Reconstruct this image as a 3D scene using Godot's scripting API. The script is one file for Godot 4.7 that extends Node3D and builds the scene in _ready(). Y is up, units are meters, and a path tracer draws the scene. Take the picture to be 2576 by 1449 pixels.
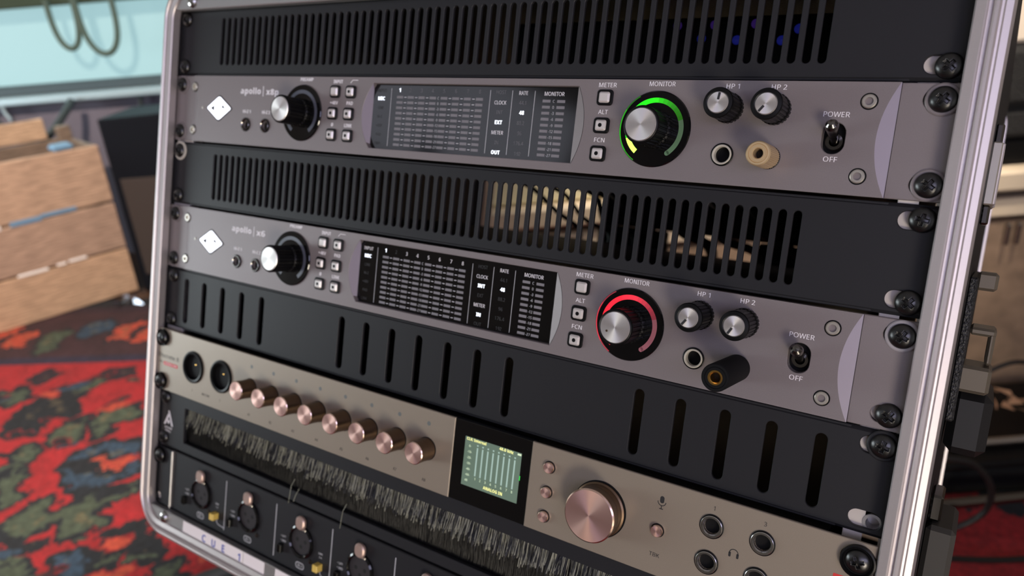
extends Node3D
# All sizes are millimetres until a mesh is committed (K turns them into metres).
# Things in the rack are built in the rack's own axes (x right, y up from the rack's top edge, z out of its face); RK leans the rack back on its stand.

const K := 0.001
const TAU_LEAN := 19.0
var RK := Transform3D(Basis(Vector3.RIGHT, -deg_to_rad(TAU_LEAN)), Vector3(0, 0.89242, 0))
# the room's axes: the far wall runs along E1 and faces FN
var E1 := Vector3(0.8211, 0, -0.5708)
var FN := Vector3(0.5708, 0, 0.8211)

var M := {}
var used := {}
var org := Vector3.ZERO
var rng := RandomNumberGenerator.new()
var font_plain: Font
var font_bold: Font
var share := {}


# ------------------------------------------------------------------ mesh builder
class MB:
	var v := PackedVector3Array()
	var n := PackedVector3Array()
	var t := PackedVector2Array()
	var xf := Transform3D()

	func tri(a: Vector3, b: Vector3, c: Vector3, na: Vector3, nb = null, nc = null, ua := Vector2.ZERO, ub := Vector2.ZERO, uc := Vector2.ZERO) -> void:
		var n1: Vector3 = na if nb == null else nb
		var n2: Vector3 = na if nc == null else nc
		var flip := 1.0 if xf.basis.determinant() > 0.0 else -1.0
		if (b - a).cross(c - a).dot(na + n1 + n2) * flip > 0.0:
			v.append_array([xf * a, xf * c, xf * b])
			n.append_array([xf.basis * na, xf.basis * n2, xf.basis * n1])
			t.append_array([ua, uc, ub])
		else:
			v.append_array([xf * a, xf * b, xf * c])
			n.append_array([xf.basis * na, xf.basis * n1, xf.basis * n2])
			t.append_array([ua, ub, uc])

	func quad(a: Vector3, b: Vector3, c: Vector3, d: Vector3, nn: Vector3) -> void:
		tri(a, b, c, nn)
		tri(a, c, d, nn)

	func quad_s(a: Vector3, b: Vector3, c: Vector3, d: Vector3, na: Vector3, nb: Vector3, nc: Vector3, nd: Vector3, ua := Vector2.ZERO, ub := Vector2.ZERO, uc := Vector2.ZERO, ud := Vector2.ZERO) -> void:
		tri(a, b, c, na, nb, nc, ua, ub, uc)
		tri(a, c, d, na, nc, nd, ua, uc, ud)

	func flat(p: PackedVector2Array, z: float, s := 1.0) -> void:
		var ix := Geometry2D.triangulate_polygon(p)
		for i in range(0, ix.size(), 3):
			var a := p[ix[i]]
			var b := p[ix[i + 1]]
			var c := p[ix[i + 2]]
			tri(Vector3(a.x, a.y, z), Vector3(b.x, b.y, z), Vector3(c.x, c.y, z), Vector3(0, 0, s))

	# wall between two loops (counter-clockwise seen from +z); s 1 faces out, -1 faces in
	func wall(a: PackedVector2Array, za: float, b: PackedVector2Array, zb: float, s := 1.0) -> void:
		var m := a.size()
		for i in m:
			var j := (i + 1) % m
			var p := Vector3(a[i].x, a[i].y, za)
			var q := Vector3(a[j].x, a[j].y, za)
			var r := Vector3(b[j].x, b[j].y, zb)
			var u := Vector3(b[i].x, b[i].y, zb)
			var nn := (q - p).cross(u - p)
			if nn.length() < 1e-9:
				nn = (r - q).cross(u - q)
			nn = nn.normalized() * s
			if za > zb:
				nn = -nn
			quad(p, q, r, u, nn)

	# a slab with the outline p from z0 to z1, its front edge chamfered by b
	func slab(p: PackedVector2Array, z0: float, z1: float, b := 0.0, back := true) -> void:
		var q := MB.inset(p, b) if b > 0.0 else p
		flat(q, z1)
		if b > 0.0:
			wall(p, z1 - b, q, z1)
		wall(p, z0, p, z1 - b)
		if back:
			flat(p, z0, -1.0)

	static func inset(p: PackedVector2Array, d: float) -> PackedVector2Array:
		var o := PackedVector2Array()
		var m := p.size()
		for i in m:
			var e := (p[i] - p[(i + m - 1) % m]).normalized()
			var f := (p[(i + 1) % m] - p[i]).normalized()
			var ne := Vector2(-e.y, e.x)
			var nf := Vector2(-f.y, f.x)
			var h := ne + nf
			o.append(p[i] + h * (d / maxf(0.3, 1.0 + ne.dot(nf))))
		return o

	func box(c: Vector3, s: Vector3, b := 0.0) -> void:
		var h := s / 2.0
		b = minf(b, 0.49 * minf(s.x, minf(s.y, s.z)))
		var pt := func(sg: Vector3, ax: int) -> Vector3:
			var e := Vector3(h.x - b, h.y - b, h.z - b)
			e[ax] = h[ax]
			return c + sg * e
		for ax in 3:
			var a1 := (ax + 1) % 3
			var a2 := (ax + 2) % 3
			for s0 in [-1.0, 1.0]:
				var nn := Vector3.ZERO
				nn[ax] = s0
				var q := []
				for k in [[-1.0, -1.0], [1.0, -1.0], [1.0, 1.0], [-1.0, 1.0]]:
					var sg := Vector3.ZERO
					sg[ax] = s0
					sg[a1] = k[0]
					sg[a2] = k[1]
					q.append(pt.call(sg, ax))
				quad(q[0], q[1], q[2], q[3], nn)
				if b > 0.0:
					for s1 in [-1.0, 1.0]:
						var sa := Vector3.ZERO
						sa[ax] = s0
						sa[a1] = s1
						sa[a2] = -1.0
						var sb := sa
						sb[a2] = 1.0
						var n2 := Vector3.ZERO
						n2[ax] = s0
						n2[a1] = s1
						quad(pt.call(sa, ax), pt.call(sb, ax), pt.call(sb, a1), pt.call(sa, a1), n2.normalized())
		if b > 0.0:
			for i in 8:
				var sg := Vector3(1.0 if i & 1 else -1.0, 1.0 if i & 2 else -1.0, 1.0 if i & 4 else -1.0)
				tri(pt.call(sg, 0), pt.call(sg, 1), pt.call(sg, 2), sg.normalized())

	# turned shape about z at c; prof is (radius, z); knurl(angle, radius) may change the radius
	func lathe(c: Vector3, prof: Array, segs := 32, knurl := 0.0, teeth := 0, uvs := false, upto := 99.0) -> void:
		for k in prof.size() - 1:
			var p: Vector2 = prof[k]
			var q: Vector2 = prof[k + 1]
			var d := q - p
			if d.length() < 1e-6:
				continue
			var nr := d.y / d.length()
			var nz := -d.x / d.length()
			for i in segs:
				var a0 := TAU * i / segs
				var a1 := TAU * (i + 1) / segs
				var k0 := 1.0
				var k1 := 1.0
				if teeth > 0 and p.y < upto and q.y < upto + 0.01:
					k0 = 1.0 - knurl * (1.0 if fposmod(a0 * teeth / TAU, 1.0) > 0.55 else 0.0)
					k1 = 1.0 - knurl * (1.0 if fposmod(a1 * teeth / TAU, 1.0) > 0.55 else 0.0)
				var d0 := Vector3(cos(a0), sin(a0), 0)
				var d1 := Vector3(cos(a1), sin(a1), 0)
				var A := c + d0 * p.x * k0 + Vector3(0, 0, p.y)
				var B := c + d1 * p.x * k1 + Vector3(0, 0, p.y)
				var C := c + d1 * q.x * k1 + Vector3(0, 0, q.y)
				var D := c + d0 * q.x * k0 + Vector3(0, 0, q.y)
				var n0 := d0 * nr + Vector3(0, 0, nz)
				var n1 := d1 * nr + Vector3(0, 0, nz)
				if teeth > 0 and absf(k0 - k1) > 1e-4:
					var nn := (B - A).cross(D - A)
					if nn.length() > 1e-9:
						nn = nn.normalized()
						if nn.dot(n0 + n1) < 0.0:
							nn = -nn
						n0 = nn
						n1 = nn
				var u0 := float(i) / segs
				var u1 := float(i + 1) / segs
				if p.x < 1e-5:
					tri(A, C, D, n0, n1, n0, Vector2(u0, p.x), Vector2(u1, q.x), Vector2(u0, q.x))
				elif q.x < 1e-5:
					tri(A, B, D, n0, n1, n0, Vector2(u0, p.x), Vector2(u1, p.x), Vector2(u0, q.x))
				else:
					quad_s(A, B, C, D, n0, n1, n1, n0, Vector2(u0, p.x), Vector2(u1, p.x), Vector2(u1, q.x), Vector2(u0, q.x))

	func tube(p: Array, r: float, segs := 10) -> void:
		var m := p.size()
		var ref := Vector3.UP
		var rings := []
		for i in m:
			var dir: Vector3 = ((p[mini(i + 1, m - 1)] as Vector3) - (p[maxi(i - 1, 0)] as Vector3)).normalized()
			if absf(dir.dot(ref)) > 0.98:
				ref = Vector3.RIGHT if absf(dir.x) < 0.8 else Vector3.BACK
			var sx := dir.cross(ref).normalized()
			var sy := sx.cross(dir).normalized()
			ref = sy
			var ring := []
			for k in segs:
				var a := TAU * k / segs
				ring.append(sx * cos(a) + sy * sin(a))
			rings.append(ring)
		for i in m - 1:
			for k in segs:
				var l := (k + 1) % segs
				var a: Vector3 = rings[i][k]
				var b: Vector3 = rings[i][l]
				var c: Vector3 = rings[i + 1][l]
				var d: Vector3 = rings[i + 1][k]
				quad_s(p[i] + a * r, p[i] + b * r, p[i + 1] + c * r, p[i + 1] + d * r, a, b, c, d)
		for e in [0, m - 1]:
			var nn: Vector3 = ((p[0] - p[1]) if e == 0 else (p[m - 1] - p[m - 2])).normalized()
			for k in segs:
				tri(p[e], p[e] + rings[e][k] * r, p[e] + rings[e][(k + 1) % segs] * r, nn)

	func add_mesh_arrays(arr: Array, x: Transform3D) -> void:
		var av: PackedVector3Array = arr[Mesh.ARRAY_VERTEX]
		var an: PackedVector3Array = arr[Mesh.ARRAY_NORMAL]
		var ix: PackedInt32Array = arr[Mesh.ARRAY_INDEX] if arr[Mesh.ARRAY_INDEX] != null else PackedInt32Array(range(av.size()))
		for i in range(0, ix.size() - 2, 3):
			tri(x * av[ix[i]], x * av[ix[i + 1]], x * av[ix[i + 2]], (x.basis * an[ix[i]]).normalized(), (x.basis * an[ix[i + 1]]).normalized(), (x.basis * an[ix[i + 2]]).normalized())


# ------------------------------------------------------------------ outlines
func ell(cx: float, cy: float, rx: float, ry: float, m := 32) -> PackedVector2Array:
	var p := PackedVector2Array()
	for i in m:
		var a := -PI / 2 + TAU * i / m
		p.append(Vector2(cx + rx * cos(a), cy + ry * sin(a)))
	return p


func rrect(x0: float, y0: float, x1: float, y1: float, r: float, seg := 6) -> PackedVector2Array:
	var p := PackedVector2Array()
	for k in 4:
		var c: Vector2 = [Vector2(x1 - r, y0 + r), Vector2(x1 - r, y1 - r), Vector2(x0 + r, y1 - r), Vector2(x0 + r, y0 + r)][k]
		for i in seg + 1:
			var a: float = -PI / 2 + PI / 2 * (k + float(i) / seg)
			p.append(c + Vector2(cos(a), sin(a)) * r)
	return p


func rect(x0: float, y0: float, x1: float, y1: float) -> PackedVector2Array:
	return PackedVector2Array([Vector2(x0, y0), Vector2(x1, y0), Vector2(x1, y1), Vector2(x0, y1)])


# a plate with holes; every hole is an outline that a vertical line cuts at most twice
func plate(b: MB, x0: float, y0: float, x1: float, y1: float, z0: float, z1: float, holes: Array, bev := 0.3, edge := 0.4, through := -99.0) -> void:
	var zb := z0 if through < -90.0 else through
	var hs := []
	for h in holes:
		var lo := Vector2(1e9, 1e9)
		var hi := Vector2(-1e9, -1e9)
		for q in h:
			lo = lo.min(q)
			hi = hi.max(q)
		hs.append([lo, hi, h])
	hs.sort_custom(func(a, c): return a[0].x < c[0].x)
	var cols := []
	for h in hs:
		if cols and h[0].x < cols[-1][1] + 0.8:
			cols[-1][1] = maxf(cols[-1][1], h[1].x)
			cols[-1][2].append(h)
		else:
			cols.append([h[0].x, h[1].x, [h]])
	var ex0 := x0 + edge
	var ex1 := x1 - edge
	var ey0 := y0 + edge
	var ey1 := y1 - edge
	var at := ex0
	for c in cols:
		var xa: float = c[0] - 0.4
		var xb: float = c[1] + 0.4
		if xa > at:
			b.flat(rect(at, ey0, xa, ey1), z1)
		else:
			xa = at
		at = xb
		c[2].sort_custom(func(p, q): return p[0].y < q[0].y)
		for k in c[2].size():
			var h = c[2][k]
			var ya: float = ey0 if k == 0 else (c[2][k - 1][1].y + h[0].y) / 2.0
			var yb: float = ey1 if k == c[2].size() - 1 else (h[1].y + c[2][k + 1][0].y) / 2.0
			var out := MB.inset(h[2], -bev)
			var it := 0
			var ib := 0
			for i in out.size():
				if out[i].y > out[it].y:
					it = i
				if out[i].y < out[ib].y:
					ib = i
			var L := PackedVector2Array([Vector2(out[ib].x, ya), Vector2(xa, ya), Vector2(xa, yb), Vector2(out[it].x, yb)])
			var R := PackedVector2Array([Vector2(out[it].x, yb), Vector2(xb, yb), Vector2(xb, ya), Vector2(out[ib].x, ya)])
			var i := it
			while true:
				L.append(out[i])
				if i == ib:
					break
				i = (i + 1) % out.size()
			i = ib
			while true:
				R.append(out[i])
				if i == it:
					break
				i = (i + 1) % out.size()
			b.flat(L, z1)
			b.flat(R, z1)
			b.wall(h[2], z1 - bev, out, z1, -1.0)
			b.wall(h[2], zb, h[2], z1 - bev, -1.0)
	if at < ex1:
		b.flat(rect(at, ey0, ex1, ey1), z1)
	var o := rect(x0, y0, x1, y1)
	b.wall(o, z1 - edge, rect(ex0, ey0, ex1, ey1), z1)
	b.wall(o, z0, o, z1 - edge)


# ------------------------------------------------------------------ nodes
func numbered(called: String) -> String:
	if not used.has(called):
		used[called] = 0
		return called
	used[called] += 1
	return "%s_%03d" % [called, used[called]]


func tag(o: Node, label: String, category: String, group := "", kind := "") -> void:
	o.set_meta("label", label)
	o.set_meta("category", category)
	if group:
		o.set_meta("group", group)
	if kind:
		o.set_meta("kind", kind)


func thing(called: String, label: String, category: String, at: Vector3, racked := true, group := "") -> Node3D:
	var o := Node3D.new()
	o.name = numbered(called)
	add_child(o)
	org = at
	o.transform = (RK if racked else Transform3D()) * Transform3D(Basis(), at * K)
	tag(o, label, category, group)
	return o


func to_mesh(b: MB, off := Vector3.ZERO) -> ArrayMesh:
	var vv := PackedVector3Array()
	vv.resize(b.v.size())
	for i in b.v.size():
		vv[i] = (b.v[i] - off) * K
	var arr := []
	arr.resize(Mesh.ARRAY_MAX)
	arr[Mesh.ARRAY_VERTEX] = vv
	arr[Mesh.ARRAY_NORMAL] = b.n
	arr[Mesh.ARRAY_TEX_UV] = b.t
	var m := ArrayMesh.new()
	m.add_surface_from_arrays(Mesh.PRIMITIVE_TRIANGLES, arr)
	return m


func part(called: String, b: MB, mat: Material, parent: Node3D) -> MeshInstance3D:
	var o := MeshInstance3D.new()
	o.name = called
	o.mesh = to_mesh(b, org)
	o.material_override = mat
	parent.add_child(o, true)
	return o


# a mesh shared by alike parts; `at` is in the same millimetre axes as the thing, rel is the parent part's own offset
func put(called: String, m: Mesh, mat: Material, parent: Node3D, at: Vector3, rel := Vector3(INF, 0, 0), turn := 0.0) -> MeshInstance3D:
	var o := MeshInstance3D.new()
	o.name = called
	o.mesh = m
	o.material_override = mat
	o.position = (at - (org if rel.x == INF else rel)) * K
	o.rotation.z = turn
	parent.add_child(o, true)
	return o


func struct_mesh(called: String, b: MB, mat: Material, label: String, category: String) -> MeshInstance3D:
	var o := MeshInstance3D.new()
	o.name = numbered(called)
	o.mesh = to_mesh(b)
	o.material_override = mat
	add_child(o, true)
	tag(o, label, category, "", "structure")
	return o


func cached(key: String, make: Callable) -> Mesh:
	if not share.has(key):
		var b := MB.new()
		make.call(b)
		share[key] = to_mesh(b)
	return share[key]


# ------------------------------------------------------------------ lettering
var glyphs := {}
func words_arrays(s: String, bold: bool) -> Array:
	var key := s + ("b" if bold else "")
	if not glyphs.has(key):
		var m := TextMesh.new()
		m.font = font_bold if bold else font_plain
		m.font_size = 32
		m.pixel_size = 0.05
		m.curve_step = 1.5
		m.depth = 0.25
		m.text = s
		glyphs[key] = [m.get_mesh_arrays(), m.get_aabb()]
	return glyphs[key]


# s centred on cx, its capitals standing from cy - h/2 to cy + h/2, raised a little off the surface z
func write(b: MB, s: String, cx: float, cy: float, z: float, h: float, w := 0.0, bold := false, slant := 0.0, lift := 0.06) -> void:
	var cap: AABB = words_arrays("H", bold)[1]
	var got := words_arrays(s, bold)
	var box: AABB = got[1]
	var sy := h / cap.size.y
	var sx := sy if w <= 0.0 else w / box.size.x
	var x := Transform3D(Basis(Vector3(sx, 0, 0), Vector3(slant * sy, sy, 0), Vector3(0, 0, lift / maxf(box.size.z, 1e-4))), Vector3.ZERO)
	var mid := box.position.x + box.size.x / 2.0
	x.origin = Vector3(cx - sx * mid - slant * h / 2.0, cy - h / 2.0 - sy * cap.position.y, z + lift / 2.0)
	b.add_mesh_arrays(got[0], x)


func words(parent: Node3D, s: String, cx: float, cy: float, z: float, h: float, mat: Material, w := 0.0, bold := false, called := "lettering") -> MeshInstance3D:
	var b := MB.new()
	write(b, s, cx, cy, z, h, w, bold)
	return part(called, b, mat, parent)


# ------------------------------------------------------------------ materials
func mat(key: String, c: Color, rough: float, metal := 0.0, spec := 0.5) -> StandardMaterial3D:
	var m := StandardMaterial3D.new()
	m.resource_name = key
	m.albedo_color = c
	m.roughness = rough
	m.metallic = metal
	m.metallic_specular = spec
	M[key] = m
	return m


func glow(key: String, c: Color, e: float) -> StandardMaterial3D:
	var m := mat(key, c.darkened(0.5), 0.5)
	m.emission_enabled = true
	m.emission = c
	m.emission_energy_multiplier = e
	return m


func noise_tex(freq: float, seed_at: int, lo: float, hi: float, size := 512, stretch := Vector2.ONE) -> Texture2D:
	var f := FastNoiseLite.new()
	f.seed = seed_at
	f.frequency = freq
	f.fractal_octaves = 4
	var t := NoiseTexture2D.new()
	t.width = size
	t.height = size
	t.seamless = true
	t.noise = f
	var g := Gradient.new()
	g.set_color(0, Color(lo, lo, lo))
	g.set_color(1, Color(hi, hi, hi))
	t.color_ramp = g
	return t


func grain(m: StandardMaterial3D, tex: Texture2D, scale: Vector3, depth := 0.0, rough := true) -> void:
	m.uv1_triplanar = true
	m.uv1_scale = scale
	if rough:
		m.albedo_texture = tex
	if depth > 0.0:
		m.heightmap_enabled = true
		m.heightmap_texture = tex
		m.heightmap_scale = depth


func make_materials() -> void:
	var fine := noise_tex(0.2, 3, 0.955, 1.0)
	var coarse := noise_tex(0.02, 8, 0.7, 1.0)
	var soft := noise_tex(0.02, 9, 0.93, 1.0)
	var bumpy := noise_tex(0.09, 5, 0.0, 1.0)
	grain(mat("powder", Color(0.135, 0.135, 0.148), 0.5, 0.0, 0.36), fine, Vector3.ONE * 12)
	mat("chassis", Color(0.06, 0.06, 0.065), 0.6, 0.0, 0.3)
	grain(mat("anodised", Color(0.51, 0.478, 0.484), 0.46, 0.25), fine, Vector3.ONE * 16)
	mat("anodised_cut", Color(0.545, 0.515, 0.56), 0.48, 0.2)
	grain(mat("champagne", Color(0.60, 0.555, 0.50), 0.42, 0.35), fine, Vector3.ONE * 18)
	var al := mat("aluminium", Color(0.80, 0.77, 0.77), 0.46, 0.75)
	grain(al, fine, Vector3(4, 60, 4))
	mat("ledge", Color(0.70, 0.69, 0.69), 0.42, 0.85)
	mat("rail", Color(0.80, 0.77, 0.75), 0.5, 0.2)
	mat("zinc", Color(0.78, 0.76, 0.72), 0.36, 0.8)
	mat("steel", Color(0.72, 0.71, 0.70), 0.25, 1.0)
	mat("dark_chrome", Color(0.46, 0.45, 0.44), 0.2, 1.0)
	mat("black_screw", Color(0.05, 0.05, 0.052), 0.3, 0.0, 0.6)
	mat("black_gloss", Color(0.045, 0.045, 0.05), 0.09)
	mat("black_soft", Color(0.045, 0.045, 0.05), 0.4, 0.0, 0.3)
	mat("black_matt", Color(0.06, 0.063, 0.07), 0.7, 0.0, 0.25)
	mat("hole", Color(0.02, 0.02, 0.02), 0.8)
	var cap := mat("spun", Color(0.88, 0.865, 0.86), 0.42, 0.85)
	cap.anisotropy_enabled = true
	cap.anisotropy = 0.7
	var rose := mat("spun_rose", Color(0.87, 0.71, 0.67), 0.42, 0.88)
	rose.anisotropy_enabled = true
	rose.anisotropy = 0.75
	mat("rose_side", Color(0.42, 0.345, 0.28), 0.38, 0.9)
	mat("rose_edge", Color(0.9, 0.78, 0.72), 0.2, 1.0)
	mat("brass", Color(0.84, 0.74, 0.58), 0.45, 0.7)
	mat("gold_ring", Color(0.92, 0.74, 0.42), 0.22, 1.0)
	mat("print_white", Color(0.93, 0.92, 0.94), 0.6)
	mat("print_dim", Color(0.40, 0.40, 0.42), 0.6)
	mat("print_ghost", Color(0.19, 0.19, 0.20), 0.6)
	mat("print_grey", Color(0.72, 0.72, 0.74), 0.6)
	mat("print_black", Color(0.12, 0.12, 0.13), 0.6)
	mat("print_blue", Color(0.26, 0.32, 0.66), 0.6)
	mat("print_red", Color(0.80, 0.20, 0.20), 0.5)
	mat("segment", Color(0.47, 0.46, 0.48), 0.55)
	mat("button_silver", Color(0.84, 0.82, 0.81), 0.34, 0.35)
	mat("washer_grey", Color(0.60, 0.58, 0.60), 0.5)
	mat("washer_cream", Color(0.72, 0.70, 0.66), 0.5)
	mat("yellow", Color(0.84, 0.72, 0.36), 0.45)
	mat("tab_metal", Color(0.72, 0.62, 0.58), 0.4, 0.5)
	mat("paper", Color(0.90, 0.87, 0.88), 0.7)
	mat("socket_grey", Color(0.20, 0.19, 0.20), 0.6, 0.0, 0.3)
	mat("led_off", Color(0.40, 0.42, 0.42), 0.4)
	mat("arc_green", Color(0.36, 0.48, 0.36), 0.35)
	mat("arc_red", Color(0.62, 0.38, 0.42), 0.35)
	mat("arc_off", Color(0.29, 0.30, 0.35), 0.35)
	glow("lit_white", Color(0.93, 0.95, 1.0), 2.2)
	glow("lit_logo", Color(0.94, 0.95, 1.0), 2.6)
	glow("led_blue", Color(0.25, 0.3, 1.0), 0.07)
	glow("led_purple", Color(0.5, 0.3, 0.9), 0.06)
	for i in 10:
		var k := i / 9.0
		glow("arc_lit_green_%d" % i, Color(0.10 + 0.2 * k, 0.95, 0.06), [1.3, 1.15, 0.9, 0.6, 0.4, 0.25, 0.15, 0.09, 0.06, 0.03][i])
		glow("arc_lit_red_%d" % i, Color(1.0, 0.12 + 0.22 * k, 0.2 + 0.24 * k), [1.2, 1.2, 1.0, 0.8, 0.6, 0.45, 0.3, 0.2, 0.12, 0.08][i])
	glow("arc_hot", Color(0.75, 1.0, 0.35), 2.0)
	glow("lcd", Color(0.44, 0.53, 0.46), 0.55)
	glow("lcd_bar", Color(0.66, 0.76, 0.72), 0.8)
	glow("lcd_yellow", Color(0.97, 0.96, 0.62), 1.1)
	glow("lcd_pale", Color(0.85, 0.92, 0.78), 0.9)
	glow("lcd_green", Color(0.2, 0.9, 0.3), 0.8)
	var hair := mat("bristle", Color(0.05, 0.05, 0.05), 0.35, 0.0, 0.4)
	hair.vertex_color_use_as_albedo = false
	mat("bristle_pale", Color(0.50, 0.50, 0.42), 0.35, 0.0, 0.6)
	grain(mat("laminate", Color(0.075, 0.075, 0.08), 0.55), bumpy, Vector3.ONE * 14, 0.05, false)
	mat("clasp", Color(0.22, 0.21, 0.19), 0.55)
	mat("dish", Color(0.44, 0.41, 0.36), 0.42, 0.6)
	# the room
	grain(mat("wall_grey", Color(0.40, 0.38, 0.43), 0.9), soft, Vector3.ONE * 0.8)
	grain(mat("wall_warm", Color(0.70, 0.66, 0.60), 0.9), soft, Vector3.ONE * 0.8)
	grain(mat("ceiling", Color(0.80, 0.79, 0.77), 0.95), soft, Vector3.ONE * 0.6)
	grain(mat("floorboard", Color(0.34, 0.25, 0.19), 0.5), coarse, Vector3(1, 1, 9))
	mat("frame_dark", Color(0.20, 0.26, 0.29), 0.5)
	mat("frame_pale", Color(0.62, 0.70, 0.74), 0.35, 0.3)
	glow("pane_teal", Color(0.66, 0.82, 0.84), 0.80)
	glow("pane_white", Color(0.93, 0.99, 0.97), 3.6)
	glow("pane_key", Color(1.0, 0.95, 0.89), 2.2)
	glow("pane_high", Color(0.92, 0.93, 1.0), 0.22)
	glow("pane_blue", Color(0.62, 0.66, 1.0), 0.9)
	grain(mat("blind", Color(0.17, 0.22, 0.17), 0.9), fine, Vector3.ONE * 6)
	for i in 4:
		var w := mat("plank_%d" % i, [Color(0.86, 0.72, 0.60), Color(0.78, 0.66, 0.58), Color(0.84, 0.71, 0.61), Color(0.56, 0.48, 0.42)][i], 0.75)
		w.uv1_triplanar = true
		w.uv1_scale = Vector3(3.0, 16, 1.3)
		w.uv1_offset = Vector3(i * 0.31, i * 0.17, 0)
		w.albedo_texture = noise_tex(0.02, 20 + i, 0.62, 1.0)
	glow("lamp_glass", Color(1.0, 0.88, 0.75), 1.5)
	mat("cord", Color(0.25, 0.31, 0.28), 0.8)
	mat("chip_blue", Color(0.40, 0.55, 0.68), 0.6)
	mat("chip_white", Color(0.93, 0.92, 0.92), 0.6)
	mat("amp_black", Color(0.06, 0.07, 0.095), 0.75, 0.0, 0.2)
	grain(mat("amp_cloth", Color(0.20, 0.17, 0.16), 0.9), fine, Vector3.ONE * 30)
	mat("badge", Color(0.62, 0.53, 0.36), 0.4, 0.4)
	grain(mat("foam", Color(0.085, 0.085, 0.09), 0.85), bumpy, Vector3.ONE * 5, 0.8, false)
	mat("cream", Color(0.80, 0.74, 0.65), 0.55)
	grain(mat("tan", Color(0.62, 0.52, 0.43), 0.6), coarse, Vector3.ONE * 2.0)
	mat("box_yellow", Color(0.90, 0.87, 0.73), 0.7)
	mat("white_case", Color(0.88, 0.83, 0.76), 0.5)
	mat("rubber", Color(0.05, 0.05, 0.055), 0.5)
	mat("cable_grey", Color(0.16, 0.19, 0.20), 0.5)
	mat("tape_silver", Color(0.75, 0.77, 0.82), 0.25, 0.8)
	mat("kraft", Color(0.66, 0.50, 0.38), 0.8)
	var rug := mat("rug_wool", Color.WHITE, 0.95)
	rug.albedo_texture = rug_picture()
	rug.heightmap_enabled = true
	rug.heightmap_texture = noise_tex(0.25, 77, 0.0, 1.0)
	rug.heightmap_scale = 0.3


# the rug's woven pattern; u runs along its far border, v towards the camera, both in metres from the rug's far left corner
const RUG_U0 := -1.9
const RUG_V0 := -1.62
const RUG_W := 3.5
const RUG_H := 2.9
const RUG_PX := 400.0


func rug_fill(im: Image, pts: PackedFloat32Array, c: Color, rim: Color, rim_w: float, f: FastNoiseLite) -> void:
	var p := PackedVector2Array()
	for i in range(0, pts.size(), 2):
		p.append(Vector2(pts[i] - RUG_U0, pts[i + 1] - RUG_V0) * RUG_PX)
	var lo := p[0]
	var hi := p[0]
	for q in p:
		lo = lo.min(q)
		hi = hi.max(q)
	var big := Geometry2D.offset_polygon(p, rim_w * RUG_PX, Geometry2D.JOIN_ROUND)
	var rimp: PackedVector2Array = big[0] if big else p
	var small := Geometry2D.offset_polygon(p, -0.014 * RUG_PX, Geometry2D.JOIN_ROUND)
	for y in range(maxi(0, int(lo.y) - 14), mini(im.get_height(), int(hi.y) + 15)):
		for x in range(maxi(0, int(lo.x) - 14), mini(im.get_width(), int(hi.x) + 15)):
			var q := Vector2(x + 8.0 * f.get_noise_2d(x * 1.6, y * 1.6) + 3.0 * f.get_noise_2d(x * 6, y * 6), y + 8.0 * f.get_noise_2d(x * 1.6 + 900, y * 1.6) + 3.0 * f.get_noise_2d(x * 6 + 500, y * 6))
			if Geometry2D.is_point_in_polygon(q, p):
				var k := 0.92 + 0.34 * f.get_noise_2d(x * 4.1, y * 4.1)
				var inner := c
				if small and small.size() == 1 and f.get_noise_2d(x * 1.9 + 77, y * 1.9) > 0.22 and Geometry2D.is_point_in_polygon(q, small[0]):
					inner = c.lerp(Color(0.42, 0.36, 0.26), 0.55)
				im.set_pixel(x, y, Color(inner.r * k, inner.g * k, inner.b * k))
			elif Geometry2D.is_point_in_polygon(q, rimp):
				im.set_pixel(x, y, rim)


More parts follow.
